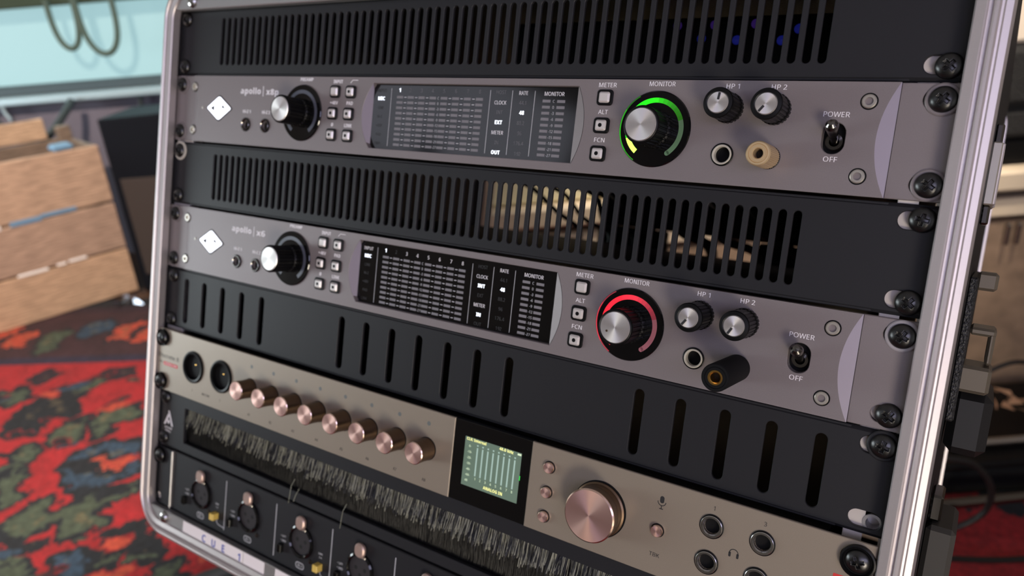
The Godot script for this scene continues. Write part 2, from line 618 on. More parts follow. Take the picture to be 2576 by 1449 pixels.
func rug_picture() -> ImageTexture:
	var w := int(RUG_W * RUG_PX)
	var h := int(RUG_H * RUG_PX)
	var im := Image.create(w, h, false, Image.FORMAT_RGB8)
	var f := FastNoiseLite.new()
	f.seed = 4
	f.frequency = 0.03
	var red := Color(0.53, 0.105, 0.125)
	var dark := Color(0.085, 0.10, 0.125)
	var green := Color(0.25, 0.29, 0.235)
	var blue := Color(0.17, 0.245, 0.32)
	var rust := Color(0.66, 0.26, 0.19)
	var wine := Color(0.16, 0.105, 0.14)
	for y in h:
		for x in w:
			var d := minf(minf(x, w - 1 - x), minf(y, h - 1 - y)) / RUG_PX
			var k := 1.0 + 0.16 * f.get_noise_2d(x, y) + 0.22 * f.get_noise_2d(x * 7, y * 7)
			var c := red
			if d < 0.06:
				c = dark
			elif d < 0.10:
				c = wine
			elif d < 0.40:
				c = Color(0.20, 0.12, 0.14)
			elif d < 0.44:
				c = Color(0.15, 0.13, 0.20)
			im.set_pixel(x, y, Color(c.r * k, c.g * k, c.b * k))
	var rn := RandomNumberGenerator.new()
	rn.seed = 11
	# border flowers, then scattered field motifs, then the ones nearest the photograph's corner
	for i in 34:
		var u := RUG_U0 + 0.12 + i * 0.1
		for v in [RUG_V0 + 0.25 + rn.randf_range(-0.05, 0.05), RUG_V0 + RUG_H - 0.25]:
			var q := PackedFloat32Array()
			for k in 9:
				var a := TAU * k / 9
				var r := rn.randf_range(0.025, 0.07)
				q.append_array([u + cos(a) * r * 0.9, v + sin(a) * r * 1.5])
			rug_fill(im, q, [rust, green, blue, rust][i % 4], dark, 0.008, f)
	for i in 90:
		var u := rn.randf_range(RUG_U0 + 0.55, RUG_U0 + RUG_W - 0.55)
		var v := rn.randf_range(RUG_V0 + 0.55, RUG_V0 + RUG_H - 0.55)
		if u > -1.25 and u < -0.42 and v < -0.36:
			continue
		var q := PackedFloat32Array()
		var len := rn.randf_range(0.05, 0.13)
		var tilt := rn.randf_range(0, TAU)
		for k in 12:
			var a := TAU * k / 12
			var r := len * (0.75 + 0.4 * sin(3 * a + i)) * (1.0 if i % 3 else 0.8)
			var e := Vector2(cos(a) * r, sin(a) * r * 0.5).rotated(tilt)
			q.append_array([u + e.x, v + e.y])
		rug_fill(im, q, [green, dark, blue, green, dark][i % 5], dark, 0.012, f)
	for s in [
		[dark, -1.07, -0.83, -1.10, -0.93, -1.08, -1.02, -1.07, -1.05, -0.99, -1.04, -0.98, -0.99, -1.01, -0.96, -0.97, -0.97, -0.94, -0.92, -0.99, -0.91, -1.04, -0.93, -0.99, -0.85, -1.02, -0.85, -1.05, -0.89, -1.05, -0.82],
		[green, -1.22, -1.03, -1.16, -1.04, -1.12, -1.00, -1.14, -0.97, -1.17, -0.97],
		[wine, -1.18, -1.10, -1.17, -1.14, -1.12, -1.12, -1.14, -1.09, -1.14, -1.07],
		[wine, -1.00, -1.08, -0.99, -1.13, -0.92, -1.14, -0.91, -1.11, -0.95, -1.09, -0.97, -1.06],
		[green, -0.88, -0.89, -0.88, -0.94, -0.86, -0.98, -0.85, -0.94, -0.80, -0.95, -0.77, -0.89, -0.80, -0.89, -0.83, -0.88, -0.81, -0.83, -0.83, -0.81, -0.85, -0.85],
		[green, -0.94, -0.81, -0.95, -0.85, -0.93, -0.89, -0.91, -0.90, -0.88, -0.84, -0.87, -0.80, -0.91, -0.80, -0.92, -0.79],
		[green, -0.99, -0.76, -0.99, -0.78, -0.97, -0.80, -0.94, -0.77, -0.93, -0.74, -0.95, -0.72, -0.97, -0.74],
		[blue, -0.84, -0.71, -0.84, -0.74, -0.82, -0.78, -0.77, -0.80, -0.72, -0.80, -0.66, -0.69, -0.69, -0.67, -0.72, -0.64, -0.76, -0.63, -0.80, -0.66],
		[green, -0.98, -0.70, -0.95, -0.72, -0.90, -0.67, -0.89, -0.63, -0.85, -0.61, -0.87, -0.58, -0.90, -0.60],
		[green, -0.84, -0.52, -0.83, -0.55, -0.82, -0.59, -0.80, -0.61, -0.78, -0.59, -0.78, -0.56, -0.75, -0.56, -0.74, -0.59, -0.71, -0.59, -0.75, -0.62, -0.69, -0.62, -0.64, -0.65, -0.62, -0.62, -0.66, -0.59, -0.68, -0.56, -0.65, -0.55, -0.63, -0.53, -0.66, -0.52, -0.69, -0.49, -0.73, -0.54, -0.76, -0.51, -0.77, -0.49, -0.80, -0.50],
		[dark, -0.58, -0.39, -0.60, -0.44, -0.61, -0.50, -0.58, -0.52, -0.56, -0.53, -0.54, -0.49, -0.56, -0.46, -0.57, -0.43, -0.55, -0.39],
		[blue, -0.65, -0.39, -0.67, -0.44, -0.65, -0.46, -0.62, -0.44, -0.60, -0.39],
		[green, -0.75, -0.39, -0.77, -0.43, -0.74, -0.44, -0.71, -0.41, -0.71, -0.39],
		[dark, -0.54, -0.45, -0.54, -0.48, -0.52, -0.49, -0.50, -0.47, -0.48, -0.43, -0.50, -0.42, -0.53, -0.44],
		[rust, -0.81, -0.72, -0.78, -0.74, -0.77, -0.75, -0.73, -0.72, -0.72, -0.75, -0.70, -0.69, -0.71, -0.68, -0.76, -0.70],
	]:
		rug_fill(im, PackedFloat32Array(s.slice(1)), s[0], dark, 0.012, f)
	# small sprigs and dashes between the large motifs
	for i in 190:
		var u := rn.randf_range(RUG_U0 + 0.5, RUG_U0 + RUG_W - 0.5)
		var v := rn.randf_range(RUG_V0 + 0.5, RUG_V0 + RUG_H - 0.5)
		if i < 70:
			u = rn.randf_range(-1.35, -0.35)
			v = rn.randf_range(-1.12, -0.3)
		var q := PackedFloat32Array()
		var tilt := rn.randf_range(-0.9, 0.2)
		var len := rn.randf_range(0.012, 0.045)
		for k in 8:
			var a := TAU * k / 8
			var e := Vector2(cos(a) * len, sin(a) * len * rn.randf_range(0.2, 0.5)).rotated(tilt)
			q.append_array([u + e.x, v + e.y])
		rug_fill(im, q, [dark, green, dark, rust, dark, blue][i % 6], dark if i % 3 else Color(0.45, 0.09, 0.11), 0.005, f)
	return ImageTexture.create_from_image(im)


# ------------------------------------------------------------------ small hardware
# pan head with a cross recess, lying on z = 0
func screw_shape(b: MB, r: float, h: float) -> void:
	var rings := [0.0, 0.35, 0.6, 0.8, 1.0, 1.25, 1.5, 1.75, 2.0, 2.25, 2.5, 2.8, 3.2, 3.7, 4.2, 4.6, 4.85, 5.0]
	var hf := func(x: float, y: float) -> float:
		var d := sqrt(x * x + y * y) / 5.0
		var z := h * pow(maxf(0.0, 1.0 - d * d), 0.5)
		var arm := minf(maxf(absf(x) - 0.62, absf(y) - 2.25), maxf(absf(y) - 0.62, absf(x) - 2.25))
		return z - 1.5 * smoothstep(0.18, -0.12, arm)
	var m := 56
	var P := []
	var N := []
	for q in rings:
		var row := []
		var nrow := []
		for i in m:
			var a := TAU * i / m
			var x: float = q * cos(a)
			var y: float = q * sin(a)
			row.append(Vector3(x * r / 5.0, y * r / 5.0, hf.call(x, y)))
			var e := 0.06
			var nn := Vector3((hf.call(x - e, y) - hf.call(x + e, y)) / (2 * e), (hf.call(x, y - e) - hf.call(x, y + e)) / (2 * e), 1.0).normalized()
			nrow.append(Vector3(cos(a), sin(a), 0.12).normalized() if q > 4.9 else nn)
		P.append(row)
		N.append(nrow)
	for k in rings.size() - 1:
		for i in m:
			var j := (i + 1) % m
			b.quad_s(P[k][i], P[k + 1][i], P[k + 1][j], P[k][j], N[k][i], N[k + 1][i], N[k + 1][j], N[k][j])


func rack_screw(parent: Node3D, x: float, y: float, z: float, washer := "", wr := 6.3, r := 4.95) -> void:
	var zz := z
	if washer:
		var w := MB.new()
		w.lathe(Vector3(x, y, z), [Vector2(3.2, 0.7), Vector2(wr - 0.5, 0.7), Vector2(wr, 0.35), Vector2(wr, -0.3)] if washer != "black_soft" else [Vector2(3.2, 0.8), Vector2(5.2, 1.0), Vector2(6.0, 2.2), Vector2(wr, 2.0), Vector2(wr, -0.3)], 40)
		w = reversed_profile(w)
		part("washer", w, M[washer], parent)
		zz += 0.6
	var s := put("screw", cached("screw%.2f" % r, func(b): screw_shape(b, r, 2.7)), M.black_screw, parent, Vector3(x, y, zz))
	s.rotation.z = rng.randf_range(0, TAU)


func reversed_profile(b: MB) -> MB:
	for i in b.n.size():
		b.n[i] = -b.n[i]
	for i in range(0, b.v.size(), 3):
		var q := b.v[i + 1]
		b.v[i + 1] = b.v[i + 2]
		b.v[i + 2] = q
		var qn := b.n[i + 1]
		b.n[i + 1] = b.n[i + 2]
		b.n[i + 2] = qn
	return b


func slot_hole(x: float, y: float, half := 6.2, r := 3.5) -> PackedVector2Array:
	return rrect(x - half, y - r, x + half, y + r, r, 6)


func spun_cap(b: MB, c: Vector3, r: float, edge := 0.35) -> void:
	b.lathe(c, [Vector2(r, -0.05), Vector2(r - edge, edge), Vector2(r * 0.6, edge), Vector2(r * 0.25, edge), Vector2(0.02, edge)], 72)


func arc_slab(b: MB, c: Vector2, r0: float, r1: float, a0: float, a1: float, z0: float, z1: float) -> void:
	# degrees, clockwise from straight down as seen from the front
	var p := PackedVector2Array()
	var m := maxi(2, int(absf(a1 - a0) / 4.0))
	for i in m + 1:
		var a := deg_to_rad(-90.0 - lerpf(a0, a1, float(i) / m))
		p.append(c + Vector2(cos(a), sin(a)) * r1)
	for i in m + 1:
		var a := deg_to_rad(-90.0 - lerpf(a1, a0, float(i) / m))
		p.append(c + Vector2(cos(a), sin(a)) * r0)
	p.reverse()
	b.slab(p, z0, z1, 0.0, false)


# ------------------------------------------------------------------ the rack's contents
func vent_panel(label: String, y0: float, y1: float, slots: Array, sw: float, sy0: float, sy1: float) -> Node3D:
	var o := thing("vent_panel", label, "rack panel", Vector3(241.3, y0, 0))
	var holes := []
	for x in slots:
		holes.append(rrect(x - sw / 2, sy0, x + sw / 2, sy1, sw / 2 - 0.01, 5))
	for y in [y0 + 6.3, y1 - 6.3]:
		holes.append(slot_hole(8.9, y, 4.6))
		holes.append(slot_hole(471.4, y))
	var b := MB.new()
	plate(b, 0.6, y0, 482, y1, -1.6, 0, holes, 0.3, 1.5)
	# folded flanges along the top and bottom edges, seen from behind
	b.box(Vector3(241.3, y0 + 0.8, -6), Vector3(440, 1.5, 11), 0.3)
	b.box(Vector3(241.3, y1 - 0.8, -6), Vector3(440, 1.5, 11), 0.3)
	part("slotted_plate", b, M.powder, o)
	return o


func knob(parent: Node3D, at: Vector3, r: float, cap_r: float, h: float, pointer_deg: float, kind := "volume_knob", marker := "") -> void:
	var body := cached("knob_%.1f_%.1f" % [r, h], func(b):
		b.lathe(Vector3.ZERO, [Vector2(r * 1.04, 0), Vector2(r * 1.06, 0.6), Vector2(r * 1.06, h * 0.16), Vector2(r * 0.97, h * 0.2), Vector2(r * 1.0, h * 0.3), Vector2(r * 1.03, h - 1.0), Vector2(r * 0.98, h - 0.3), Vector2(cap_r + 0.35, h - 0.05), Vector2(cap_r, h - 0.25), Vector2(0.0, h - 0.25)], 144, 0.055, 24, false, h - 0.9))
	var k := put(kind, body, M.black_soft, parent, at)
	put("knob_cap", cached("cap%.1f" % cap_r, func(b): spun_cap(b, Vector3.ZERO, cap_r)), M.spun, k, at + Vector3(0, 0, h - 0.2), at)
	if marker:
		var p := cached("ptr_" + marker, func(b):
			if marker == "bar":
				b.box(Vector3(0, 2.55, 0), Vector3(0.95, 2.9, 0.24))
			else:
				b.box(Vector3(0, 4.2, 0), Vector3(0.9, 0.9, 0.2)))
		put("pointer", p, M.print_black if marker == "bar" else M.rose_side, k, at + Vector3(0, 0, h + 0.22), at, deg_to_rad(pointer_deg))


func push_button(parent: Node3D, x: float, y: float, z: float, dot: bool, w := 8.2, h := 7.3) -> void:
	var k := put("push_button", cached("bezel", func(b): b.slab(rrect(-w / 2, -h / 2, w / 2, h / 2, 1.7), 0, 0.9, 0.35, false)), M.black_soft, parent, Vector3(x, y, z))
	put("button_cap", cached("btncap", func(b): b.slab(rrect(-2.75, -2.5, 2.75, 2.5, 1.0), 0, 1.5, 0.75, false)), M.button_silver, k, Vector3(x, y, z + 0.5), Vector3(x, y, z))
	if dot:
		put("button_lamp", cached("btndot", func(b): b.lathe(Vector3.ZERO, [Vector2(0.95, 0), Vector2(0.95, 0.08), Vector2(0, 0.08)], 20)), M.black_soft, k, Vector3(x, y, z + 2.0), Vector3(x, y, z))


func jack(parent: Node3D, x: float, y: float, z: float, r_out: float, r_ring: float, r_in: float, ring: Material) -> void:
	var k := put("jack_socket", cached("jk%.1f" % r_out, func(b): b.lathe(Vector3.ZERO, [Vector2(r_out, 0), Vector2(r_out, 0.45), Vector2(r_out - 0.25, 0.6), Vector2(r_ring, 0.6)], 40)), M.black_soft, parent, Vector3(x, y, z))
	put("jack_ring", cached("jr%.1f" % r_ring, func(b): b.lathe(Vector3.ZERO, [Vector2(r_ring, 0.4), Vector2(r_ring, 0.85), Vector2(r_ring - 0.25, 1.05), Vector2(r_in + 0.45, 1.05), Vector2(r_in, 0.5), Vector2(r_in, -6.0)], 40)), ring, k, Vector3(x, y, z), Vector3(x, y, z))
	put("jack_bore", cached("jb%.1f" % r_in, func(b): b.lathe(Vector3.ZERO, [Vector2(r_in - 0.05, -2.0), Vector2(r_in - 0.3, -12.0), Vector2(0, -12.0)], 28)), M.hole, k, Vector3(x, y, z), Vector3(x, y, z))


func hex_screw(parent: Node3D, x: float, y: float, z: float) -> void:
	var k := put("case_screw", cached("hexs", func(b): b.lathe(Vector3.ZERO, [Vector2(2.75, 0), Vector2(2.75, 0.5), Vector2(2.4, 0.8), Vector2(1.55, 0.8), Vector2(1.45, -0.6), Vector2(0, -0.6)], 24)), M.zinc, parent, Vector3(x, y, z))
	put("screw_well", cached("hexw", func(b): b.lathe(Vector3.ZERO, [Vector2(3.3, 0), Vector2(3.2, 0.12), Vector2(2.6, 0.12)], 28)), M.black_matt, k, Vector3(x, y, z), Vector3(x, y, z))


func audio_interface(yc: float, eight: bool) -> void:
	var label := "grey anodised audio interface with a glowing green monitor ring and gold adapter plugged in" if eight else "grey anodised audio interface with a glowing red monitor ring and black adapter plugged in"
	var o := thing("audio_interface", label, "audio interface", Vector3(241.3, yc - 22, 0))
	var z := 2.0
	var yt := yc + 22.0
	var yb := yc - 22.0
	# points measured on the face plane, carried to another depth
	var dz := 3.0
	var fx := func(x: float) -> float: return x - (497.0 - x) / 323.0 * dz
	var fy := func(y: float) -> float: return yc + y - (-104.0 - yc - y) / 323.0 * dz
	# the opening of the display, a bar with bowed ends
	var win := PackedVector2Array()
	var la := PackedVector2Array()
	var ra := PackedVector2Array()
	for i in 13:
		var s := -1.0 + i / 6.0
		ra.append(Vector2(321.0 + 4.6 * (1.0 - s * s), yc + 0.45 + s * 18.2))
		la.append(Vector2(188.6 - 7.2 * (1.0 - s * s), yc + 0.45 - s * 18.2))
	win.append_array(ra)
	win.append_array(la)
	var toggle_hole := rrect(433.4, yc - 6.4, 442.2, yc + 6.2, 4.3, 6)
	var b := MB.new()
	var hiz := [Vector2(79.4, yc - 8.9), Vector2(98.2, yc - 8.9)]
	plate(b, 29.0, yb, 452.5, yt, -2.5, z, [ell(hiz[0].x, hiz[0].y, 3, 3, 24), ell(hiz[1].x, hiz[1].y, 3, 3, 24), win, ell(394.2, yc - 9.3, 3.6, 3.6, 28), ell(413.7, yc - 9.3, 3.6, 3.6, 28), toggle_hole], 0.25, 0.01)
	for side in [-1.0, 1.0]:
		var scal := MB.new()
		var chord := 459.2 if side > 0 else 22.6
		var start := 452.5 if side > 0 else 29.0
		var arc := PackedVector2Array()
		for i in 17:
			var s := -1.0 + i / 8.0
			arc.append(Vector2(chord - side * 5.9 * (1.0 - s * s) - side * 0.02, yc + s * 22.0))
		for i in 16:
			var p := arc[i]
			var q := arc[i + 1]
			b.quad(Vector3(start, p.y, z), Vector3(p.x, p.y, z), Vector3(q.x, q.y, z), Vector3(start, q.y, z), Vector3(0, 0, 1))
			var nn := Vector3(side * 1.3, 0, 5.9).normalized()
			scal.quad(Vector3(p.x, p.y, z), Vector3(chord, p.y, 0.8), Vector3(chord, q.y, 0.8), Vector3(q.x, q.y, z), nn)
		b.quad(Vector3(start, yt, z), Vector3(chord, yt, z), Vector3(chord, yt, -2), Vector3(start, yt, -2), Vector3(0, 1, 0))
		b.quad(Vector3(start, yb, z), Vector3(chord, yb, z), Vector3(chord, yb, -2), Vector3(start, yb, -2), Vector3(0, -1, 0))
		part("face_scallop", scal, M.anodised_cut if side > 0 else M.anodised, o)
	part("faceplate", b, M.anodised, o)
	var ch := MB.new()
	ch.box(Vector3(241.3, yc, -152), Vector3(436, 43, 298), 0.5)
	part("chassis", ch, M.chassis, o)
	for side in [0, 1]:
		var e := MB.new()
		var hx := 472.2 if side else 8.9
		plate(e, 459.2 if side else 0.6, yb, 482.0 if side else 22.6, yt, -2, 0.8, [slot_hole(hx, yc - 15.9, 5.2 if side else 4.4, 3.4), slot_hole(hx, yc + 15.9, 5.2 if side else 4.4, 3.4)], 0.25, 0.3)
		part("rack_ear", e, M.anodised, o)
		var sx := 473.85 if side else 8.75
		for s in [1.0, -1.0]:
			var w := "anodised"
			if side and not eight:
				w = "washer_grey" if s > 0 else ""
			if not side and not eight and s < 0:
				w = ""
			rack_screw(o, sx, yc + s * 15.9, 0.9, w, 6.2)
	# display: glass, bezel slopes, printed scale
	var glass := MB.new()
	glass.slab(rect(fx.call(189.6), yc - 18.2, fx.call(320.9), yc + 19.2), -4.5, z - dz)
	var g := part("display", glass, M.black_gloss, o)
	var bz := MB.new()
	var bd := MB.new()
	for i in 12:
		for pair in [[la, fx.call(189.6), 1.0], [ra, fx.call(320.9), -1.0]]:
			var p: Vector2 = pair[0][i]
			var q: Vector2 = pair[0][i + 1]
			var tgt: MB = bz if pair[2] > 0 else bd
			tgt.quad(Vector3(p.x, p.y, z), Vector3(pair[1], p.y, z - dz), Vector3(pair[1], q.y, z - dz), Vector3(q.x, q.y, z), Vector3(pair[2] * 0.40, 0, 0.92).normalized())
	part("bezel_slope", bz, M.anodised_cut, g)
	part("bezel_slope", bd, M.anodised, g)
	var zg := z - dz + 0.02
	for lx in [202.8, 270.1, 283.6, 296.9]:
		var printed := MB.new()
		printed.box(Vector3(fx.call(lx), fy.call(0.0), zg), Vector3(0.28, 32.4, 0.06))
		part("printed_line", printed, M.print_grey, g)
	var dash := MB.new()
	for r in 10:
		var y := 11.25 - r * 2.91
		var scale_text: String = ["C", "0", "-3", "-6", "-9", "-12", "-15", "-18", "-21", "-27"][r]
		for i in 8:
			put("meter_segment", cached("segment", func(q): q.box(Vector3.ZERO, Vector3(4.5, 1.35, 0.1))), M.segment, g, Vector3(fx.call(209.3 + 7.74 * i), fy.call(y), zg))
			if i < 7 and i != 3:
				dash.box(Vector3(fx.call(213.2 + 7.74 * i), fy.call(y), zg), Vector3(1.6, 0.42, 0.06))
		for x in [303.9, 312.1]:
			put("meter_segment", cached("segment", func(_q): pass), M.segment, g, Vector3(fx.call(x), fy.call(y), zg))
		write(dash, scale_text, fx.call(236.4), fy.call(y), zg, 1.4)
		write(dash, scale_text, fx.call(308.0), fy.call(y), zg, 1.4)
	part("printed_scale", dash, M.print_grey, g)
	var lit := ["MIC", "1", "48"] + (["EXT", "OUT"] if eight else ["INT", "IN"])
	var bright := ["CLOCK", "METER", "RATE", "MONITOR"] + (["INPUT"] if not eight else []) + ([] if eight else ["3", "4", "5", "6", "7", "8"])
	var dim := MB.new()
	var ghost := MB.new()
	var clear := MB.new()
	var rows := [[195.7, 14.7, "INPUT", 1.9], [195.7, 10.3, "MIC", 1.9], [195.7, 5.2, "LINE", 1.6], [195.4, 0.3, "Hi-Z", 1.6], [195.2, -4.7, "+48V", 1.6], [195.4, -9.7, "PAD", 1.6], [195.2, -14.7, "LINK", 1.6]]
	for i in 8:
		rows.append([208.9 + 7.8 * i, 15.1, str(i + 1), 2.0])
	for q in [[15.1, "HOST"], [9.9, "CLOCK"], [5.1, "INT"], [0.0, "EXT"], [-5.2, "METER"], [-10.2, "IN"], [-15.2, "OUT"]]:
		rows.append([276.8, q[0], q[1], 1.85])
	for q in [[14.9, "RATE"], [10.1, "44.1"], [5.2, "48"], [0.1, "88.2"], [-5.0, "96"], [-10.0, "176.4"], [-15.2, "192"]]:
		rows.append([290.2, q[0], q[1], 1.85])
	rows.append([308.0, 14.8, "MONITOR", 1.9])
	for q in rows:
		if q[2] in lit:
			var l := MB.new()
			write(l, q[2], fx.call(q[0]), fy.call(q[1]), zg, q[3] * 1.05, 0.0, true)
			part("lit_lettering", l, M.lit_white, g)
		else:
			var faint: bool = q[0] < 200 and not q[2] in bright
			write(clear if q[2] in bright else (ghost if faint or not eight else dim), q[2], fx.call(q[0]), fy.call(q[1]), zg, q[3])
	part("lettering", clear, M.print_white, g)
	if dim.v:
		part("lettering", dim, M.print_dim, g)
	part("lettering", ghost, M.print_ghost, g)
	# lamp with the maker's emblem
	var rh := func(hx: float, hy: float, r: float) -> PackedVector2Array:
		var p := PackedVector2Array()
		for k in 4:
			var ctr: Vector2 = [Vector2(0, -hy), Vector2(hx, 0), Vector2(0, hy), Vector2(-hx, 0)][k]
			var pr: Vector2 = [Vector2(-hx, 0), Vector2(0, -hy), Vector2(hx, 0), Vector2(0, hy)][k]
			var nx: Vector2 = [Vector2(hx, 0), Vector2(0, hy), Vector2(-hx, 0), Vector2(0, -hy)][k]
			var s := ctr + (pr - ctr).normalized() * r
			var e := ctr + (nx - ctr).normalized() * r
			for i in 5:
				var u := i / 4.0
				p.append(s.lerp(ctr, u).lerp(ctr.lerp(e, u), u) + Vector2(51.2, yc + 0.75))
		return p
	var rim := MB.new()
	rim.slab(rh.call(14.0, 8.9, 1.6), z - 0.1, z + 0.25, 0.1, false)
	var lamp := part("emblem_lamp", rim, M.black_soft, o)
	var face := MB.new()
	face.slab(rh.call(12.6, 7.9, 1.6), z, z + 0.5, 0.1, false)
	part("lit_emblem", face, M.lit_logo, lamp)
	var em := MB.new()
	em.slab(PackedVector2Array([Vector2(42.6, yc + 0.7), Vector2(46.8, yc - 1.3), Vector2(46.8, yc + 2.7)]), z + 0.5, z + 0.58)
	part("emblem_mark", em, M.print_black, lamp)
	em = MB.new()
	em.slab(PackedVector2Array([Vector2(54.0, yc + 0.9), Vector2(58.4, yc + 0.5), Vector2(55.2, yc + 3.4)]), z + 0.5, z + 0.58)
	part("emblem_mark", em, M.print_black, lamp)
	var pin := MB.new()
	pin.lathe(Vector3(33.9, yc + 0.9, z), [Vector2(0.8, 0), Vector2(0.7, 0.4), Vector2(0, 0.5)], 14)
	part("pin_lamp", pin, M.zinc, o)
	# name and captions printed on the face
	var nb := MB.new()
	write(nb, "apollo", 82.2, yc + 12.6, z, 3.7, 19.6, true)
	nb.box(Vector3(94.4, yc + 12.6, z), Vector3(0.5, 6.4, 0.12))
	part("name_lettering", nb, M.print_white, o)
	nb = MB.new()
	write(nb, "x8p" if eight else "x6", 103.0 if eight else 101.2, yc + 12.3, z, 3.6, 11.6 if eight else 8.4, true)
	part("name_lettering", nb, M.print_white, o)
	for q in [["Hi-Z 1", 79.6, -0.5, 1.9, 7.6], ["Hi-Z 2", 98.4, -0.5, 1.9, 7.6], ["PREAMP", 133.7, 20.3, 1.9, 11.0], ["INPUT", 160.4, 19.3, 1.9, 7.6], ["+48V", 158.2, 7.0, 1.9, 6.4], ["PAD", 171.0, 7.0, 1.9, 5.0], ["\u00D8", 158.0, -5.8, 1.9, 0.0], ["LINK", 171.0, -5.9, 1.9, 6.0], ["METER", 336.1, 19.4, 1.9, 9.1], ["ALT", 335.2, 7.0, 1.9, 5.0], ["FCN", 335.0, -6.0, 1.9, 5.4], ["MONITOR", 363.0, 20.2, 1.9, 12.3], ["HP 1", 394.9, 19.6, 1.9, 5.7], ["HP 2", 414.1, 19.5, 1.9, 6.2], ["POWER", 437.8, 9.2, 1.9, 9.9], ["OFF", 437.9, -8.5, 1.9, 5.3]]:
		words(o, q[0], q[1], yc + q[2], z, q[3] * 1.05, M.print_white, q[4], q[1] < 180.0)
	var fl := MB.new()
	fl.tube([Vector3(170.6, yc + 18.6, z), Vector3(172.2, yc + 20.2, z), Vector3(176.4, yc + 20.2, z)], 0.22, 6)
	part("filter_symbol", fl, M.print_white, o)
	for q in hiz:
		jack(o, q.x, q.y, z, 4.4, 3.9, 3.0, M.dark_chrome)
	for s in [14.5, -14.5]:
		hex_screw(o, 23.9, yc + s, 1.9)
		hex_screw(o, 448.9, yc + s, z)
	# preamp and monitor knobs on their glossy discs
	for q in [[131.6, "preamp"], [361.9, "monitor"]]:
		var cx: float = q[0]
		var mon: bool = q[1] == "monitor"
		var disc := MB.new()
		disc.lathe(Vector3(cx, yc + 0.1, z), [Vector2(17, -0.1), Vector2(17, 0.5), Vector2(16.6, 0.9), Vector2(0, 0.9)], 72)
		var d := part("light_ring", disc, M.black_gloss, o)
		var zr := z + 0.9
		var cc := Vector2(cx, yc + 0.1)
		if not mon:
			var a := MB.new()
			arc_slab(a, cc, 11.7, 13.9, 35, 325, zr - 0.1, zr + 0.05)
			part("ring_lamp", a, M.arc_off, d)
		else:
			var off := MB.new()
			arc_slab(off, cc, 11.7, 13.9, 250, 324, zr - 0.1, zr + 0.05)
			off.slab(ell(cc.x + 12.8 * cos(deg_to_rad(-54)), cc.y + 12.8 * sin(deg_to_rad(-54)), 1.1, 1.1, 16), zr - 0.1, zr + 0.05)
			part("ring_lamp", off, M.arc_green if eight else M.arc_red, d)
			for i in 10:
				var a0: float = [70, 158, 172, 183, 193, 203, 213, 223, 232, 241][i]
				var a1: float = [158, 172, 183, 193, 203, 213, 223, 232, 241, 250][i]
				var a := MB.new()
				arc_slab(a, cc, 11.7, 13.9, a0, a1, zr - 0.1, zr + 0.05)
				part("ring_lamp", a, M["arc_lit_%s_%d" % ["green" if eight else "red", i]], d)
			var hot := MB.new()
			arc_slab(hot, cc, 11.7, 13.9, 36, 70, zr - 0.1, zr + 0.05)
			part("ring_lamp", hot, M.arc_hot if eight else M.arc_lit_red_0, d)
			for i in 3:
				var edge := MB.new()
				arc_slab(edge, cc, 16.25, 16.75, [30, 52, 120][i], [52, 120, 150][i], zr - 0.1, zr + 0.04)
				part("ring_edge_lamp", edge, M["arc_lit_%s_%d" % ["green" if eight else "red", [6, 4, 7][i]]], d)
		knob(o, Vector3(cx, yc + 0.1, zr), 8.1, 7.25, 15.4 if mon else 16.6, 120, "monitor_knob" if mon else "preamp_knob", "dot" if mon and not eight else "")
	for i in 2:
		knob(o, Vector3(394.4 + 19.5 * i, yc + 10.3, z), 6.1, 4.45, 16.0, [(-7.0 if eight else 145.0), (143.0 if eight else 150.0)][i], "headphone_knob", "bar")
	for r in 3:
		push_button(o, 158.8 - [0.0, 1.0, 0.8][r], yc + [13.4, 0.7, -11.9][r], z, r > 0)
		push_button(o, 171.5 - [0.0, 0.6, 0.2][r], yc + [13.4, 0.7, -11.9][r], z, true)
		push_button(o, 335.5 - 0.2 * r, yc + [13.6, 0.7, -12.4][r], z, r > 0)
	jack(o, 394.2, yc - 9.3, z, 4.9, 4.25, 3.35, M.washer_cream)
	jack(o, 413.7, yc - 9.3, z, 4.9, 4.25, 3.35, M.washer_cream)
	# power switch
	var well := MB.new()
	well.slab(rrect(433.0, yc - 6.8, 442.6, yc + 6.6, 4.6), -4, -3.2)
	var sw := part("power_switch", well, M.hole, o)
	var bush := MB.new()
	bush.lathe(Vector3(437.9, yc - 1.2, -3.2), [Vector2(3.6, 0), Vector2(3.6, 2.0), Vector2(3.2, 2.4), Vector2(2.0, 2.4), Vector2(1.7, 1.0)], 24)
	part("switch_bushing", bush, M.dark_chrome, sw)
	var lev := MB.new()
	lev.xf = Transform3D(Basis(Vector3.RIGHT, -deg_to_rad(27)), Vector3(437.9, yc - 1.6, -2))
	lev.lathe(Vector3.ZERO, [Vector2(1.45, 0), Vector2(1.7, 5), Vector2(2.4, 10.0), Vector2(2.65, 11.8), Vector2(2.3, 13.2), Vector2(1.35, 14.2), Vector2(0, 14.6)], 24)
	part("switch_lever", lev, M.dark_chrome, sw)


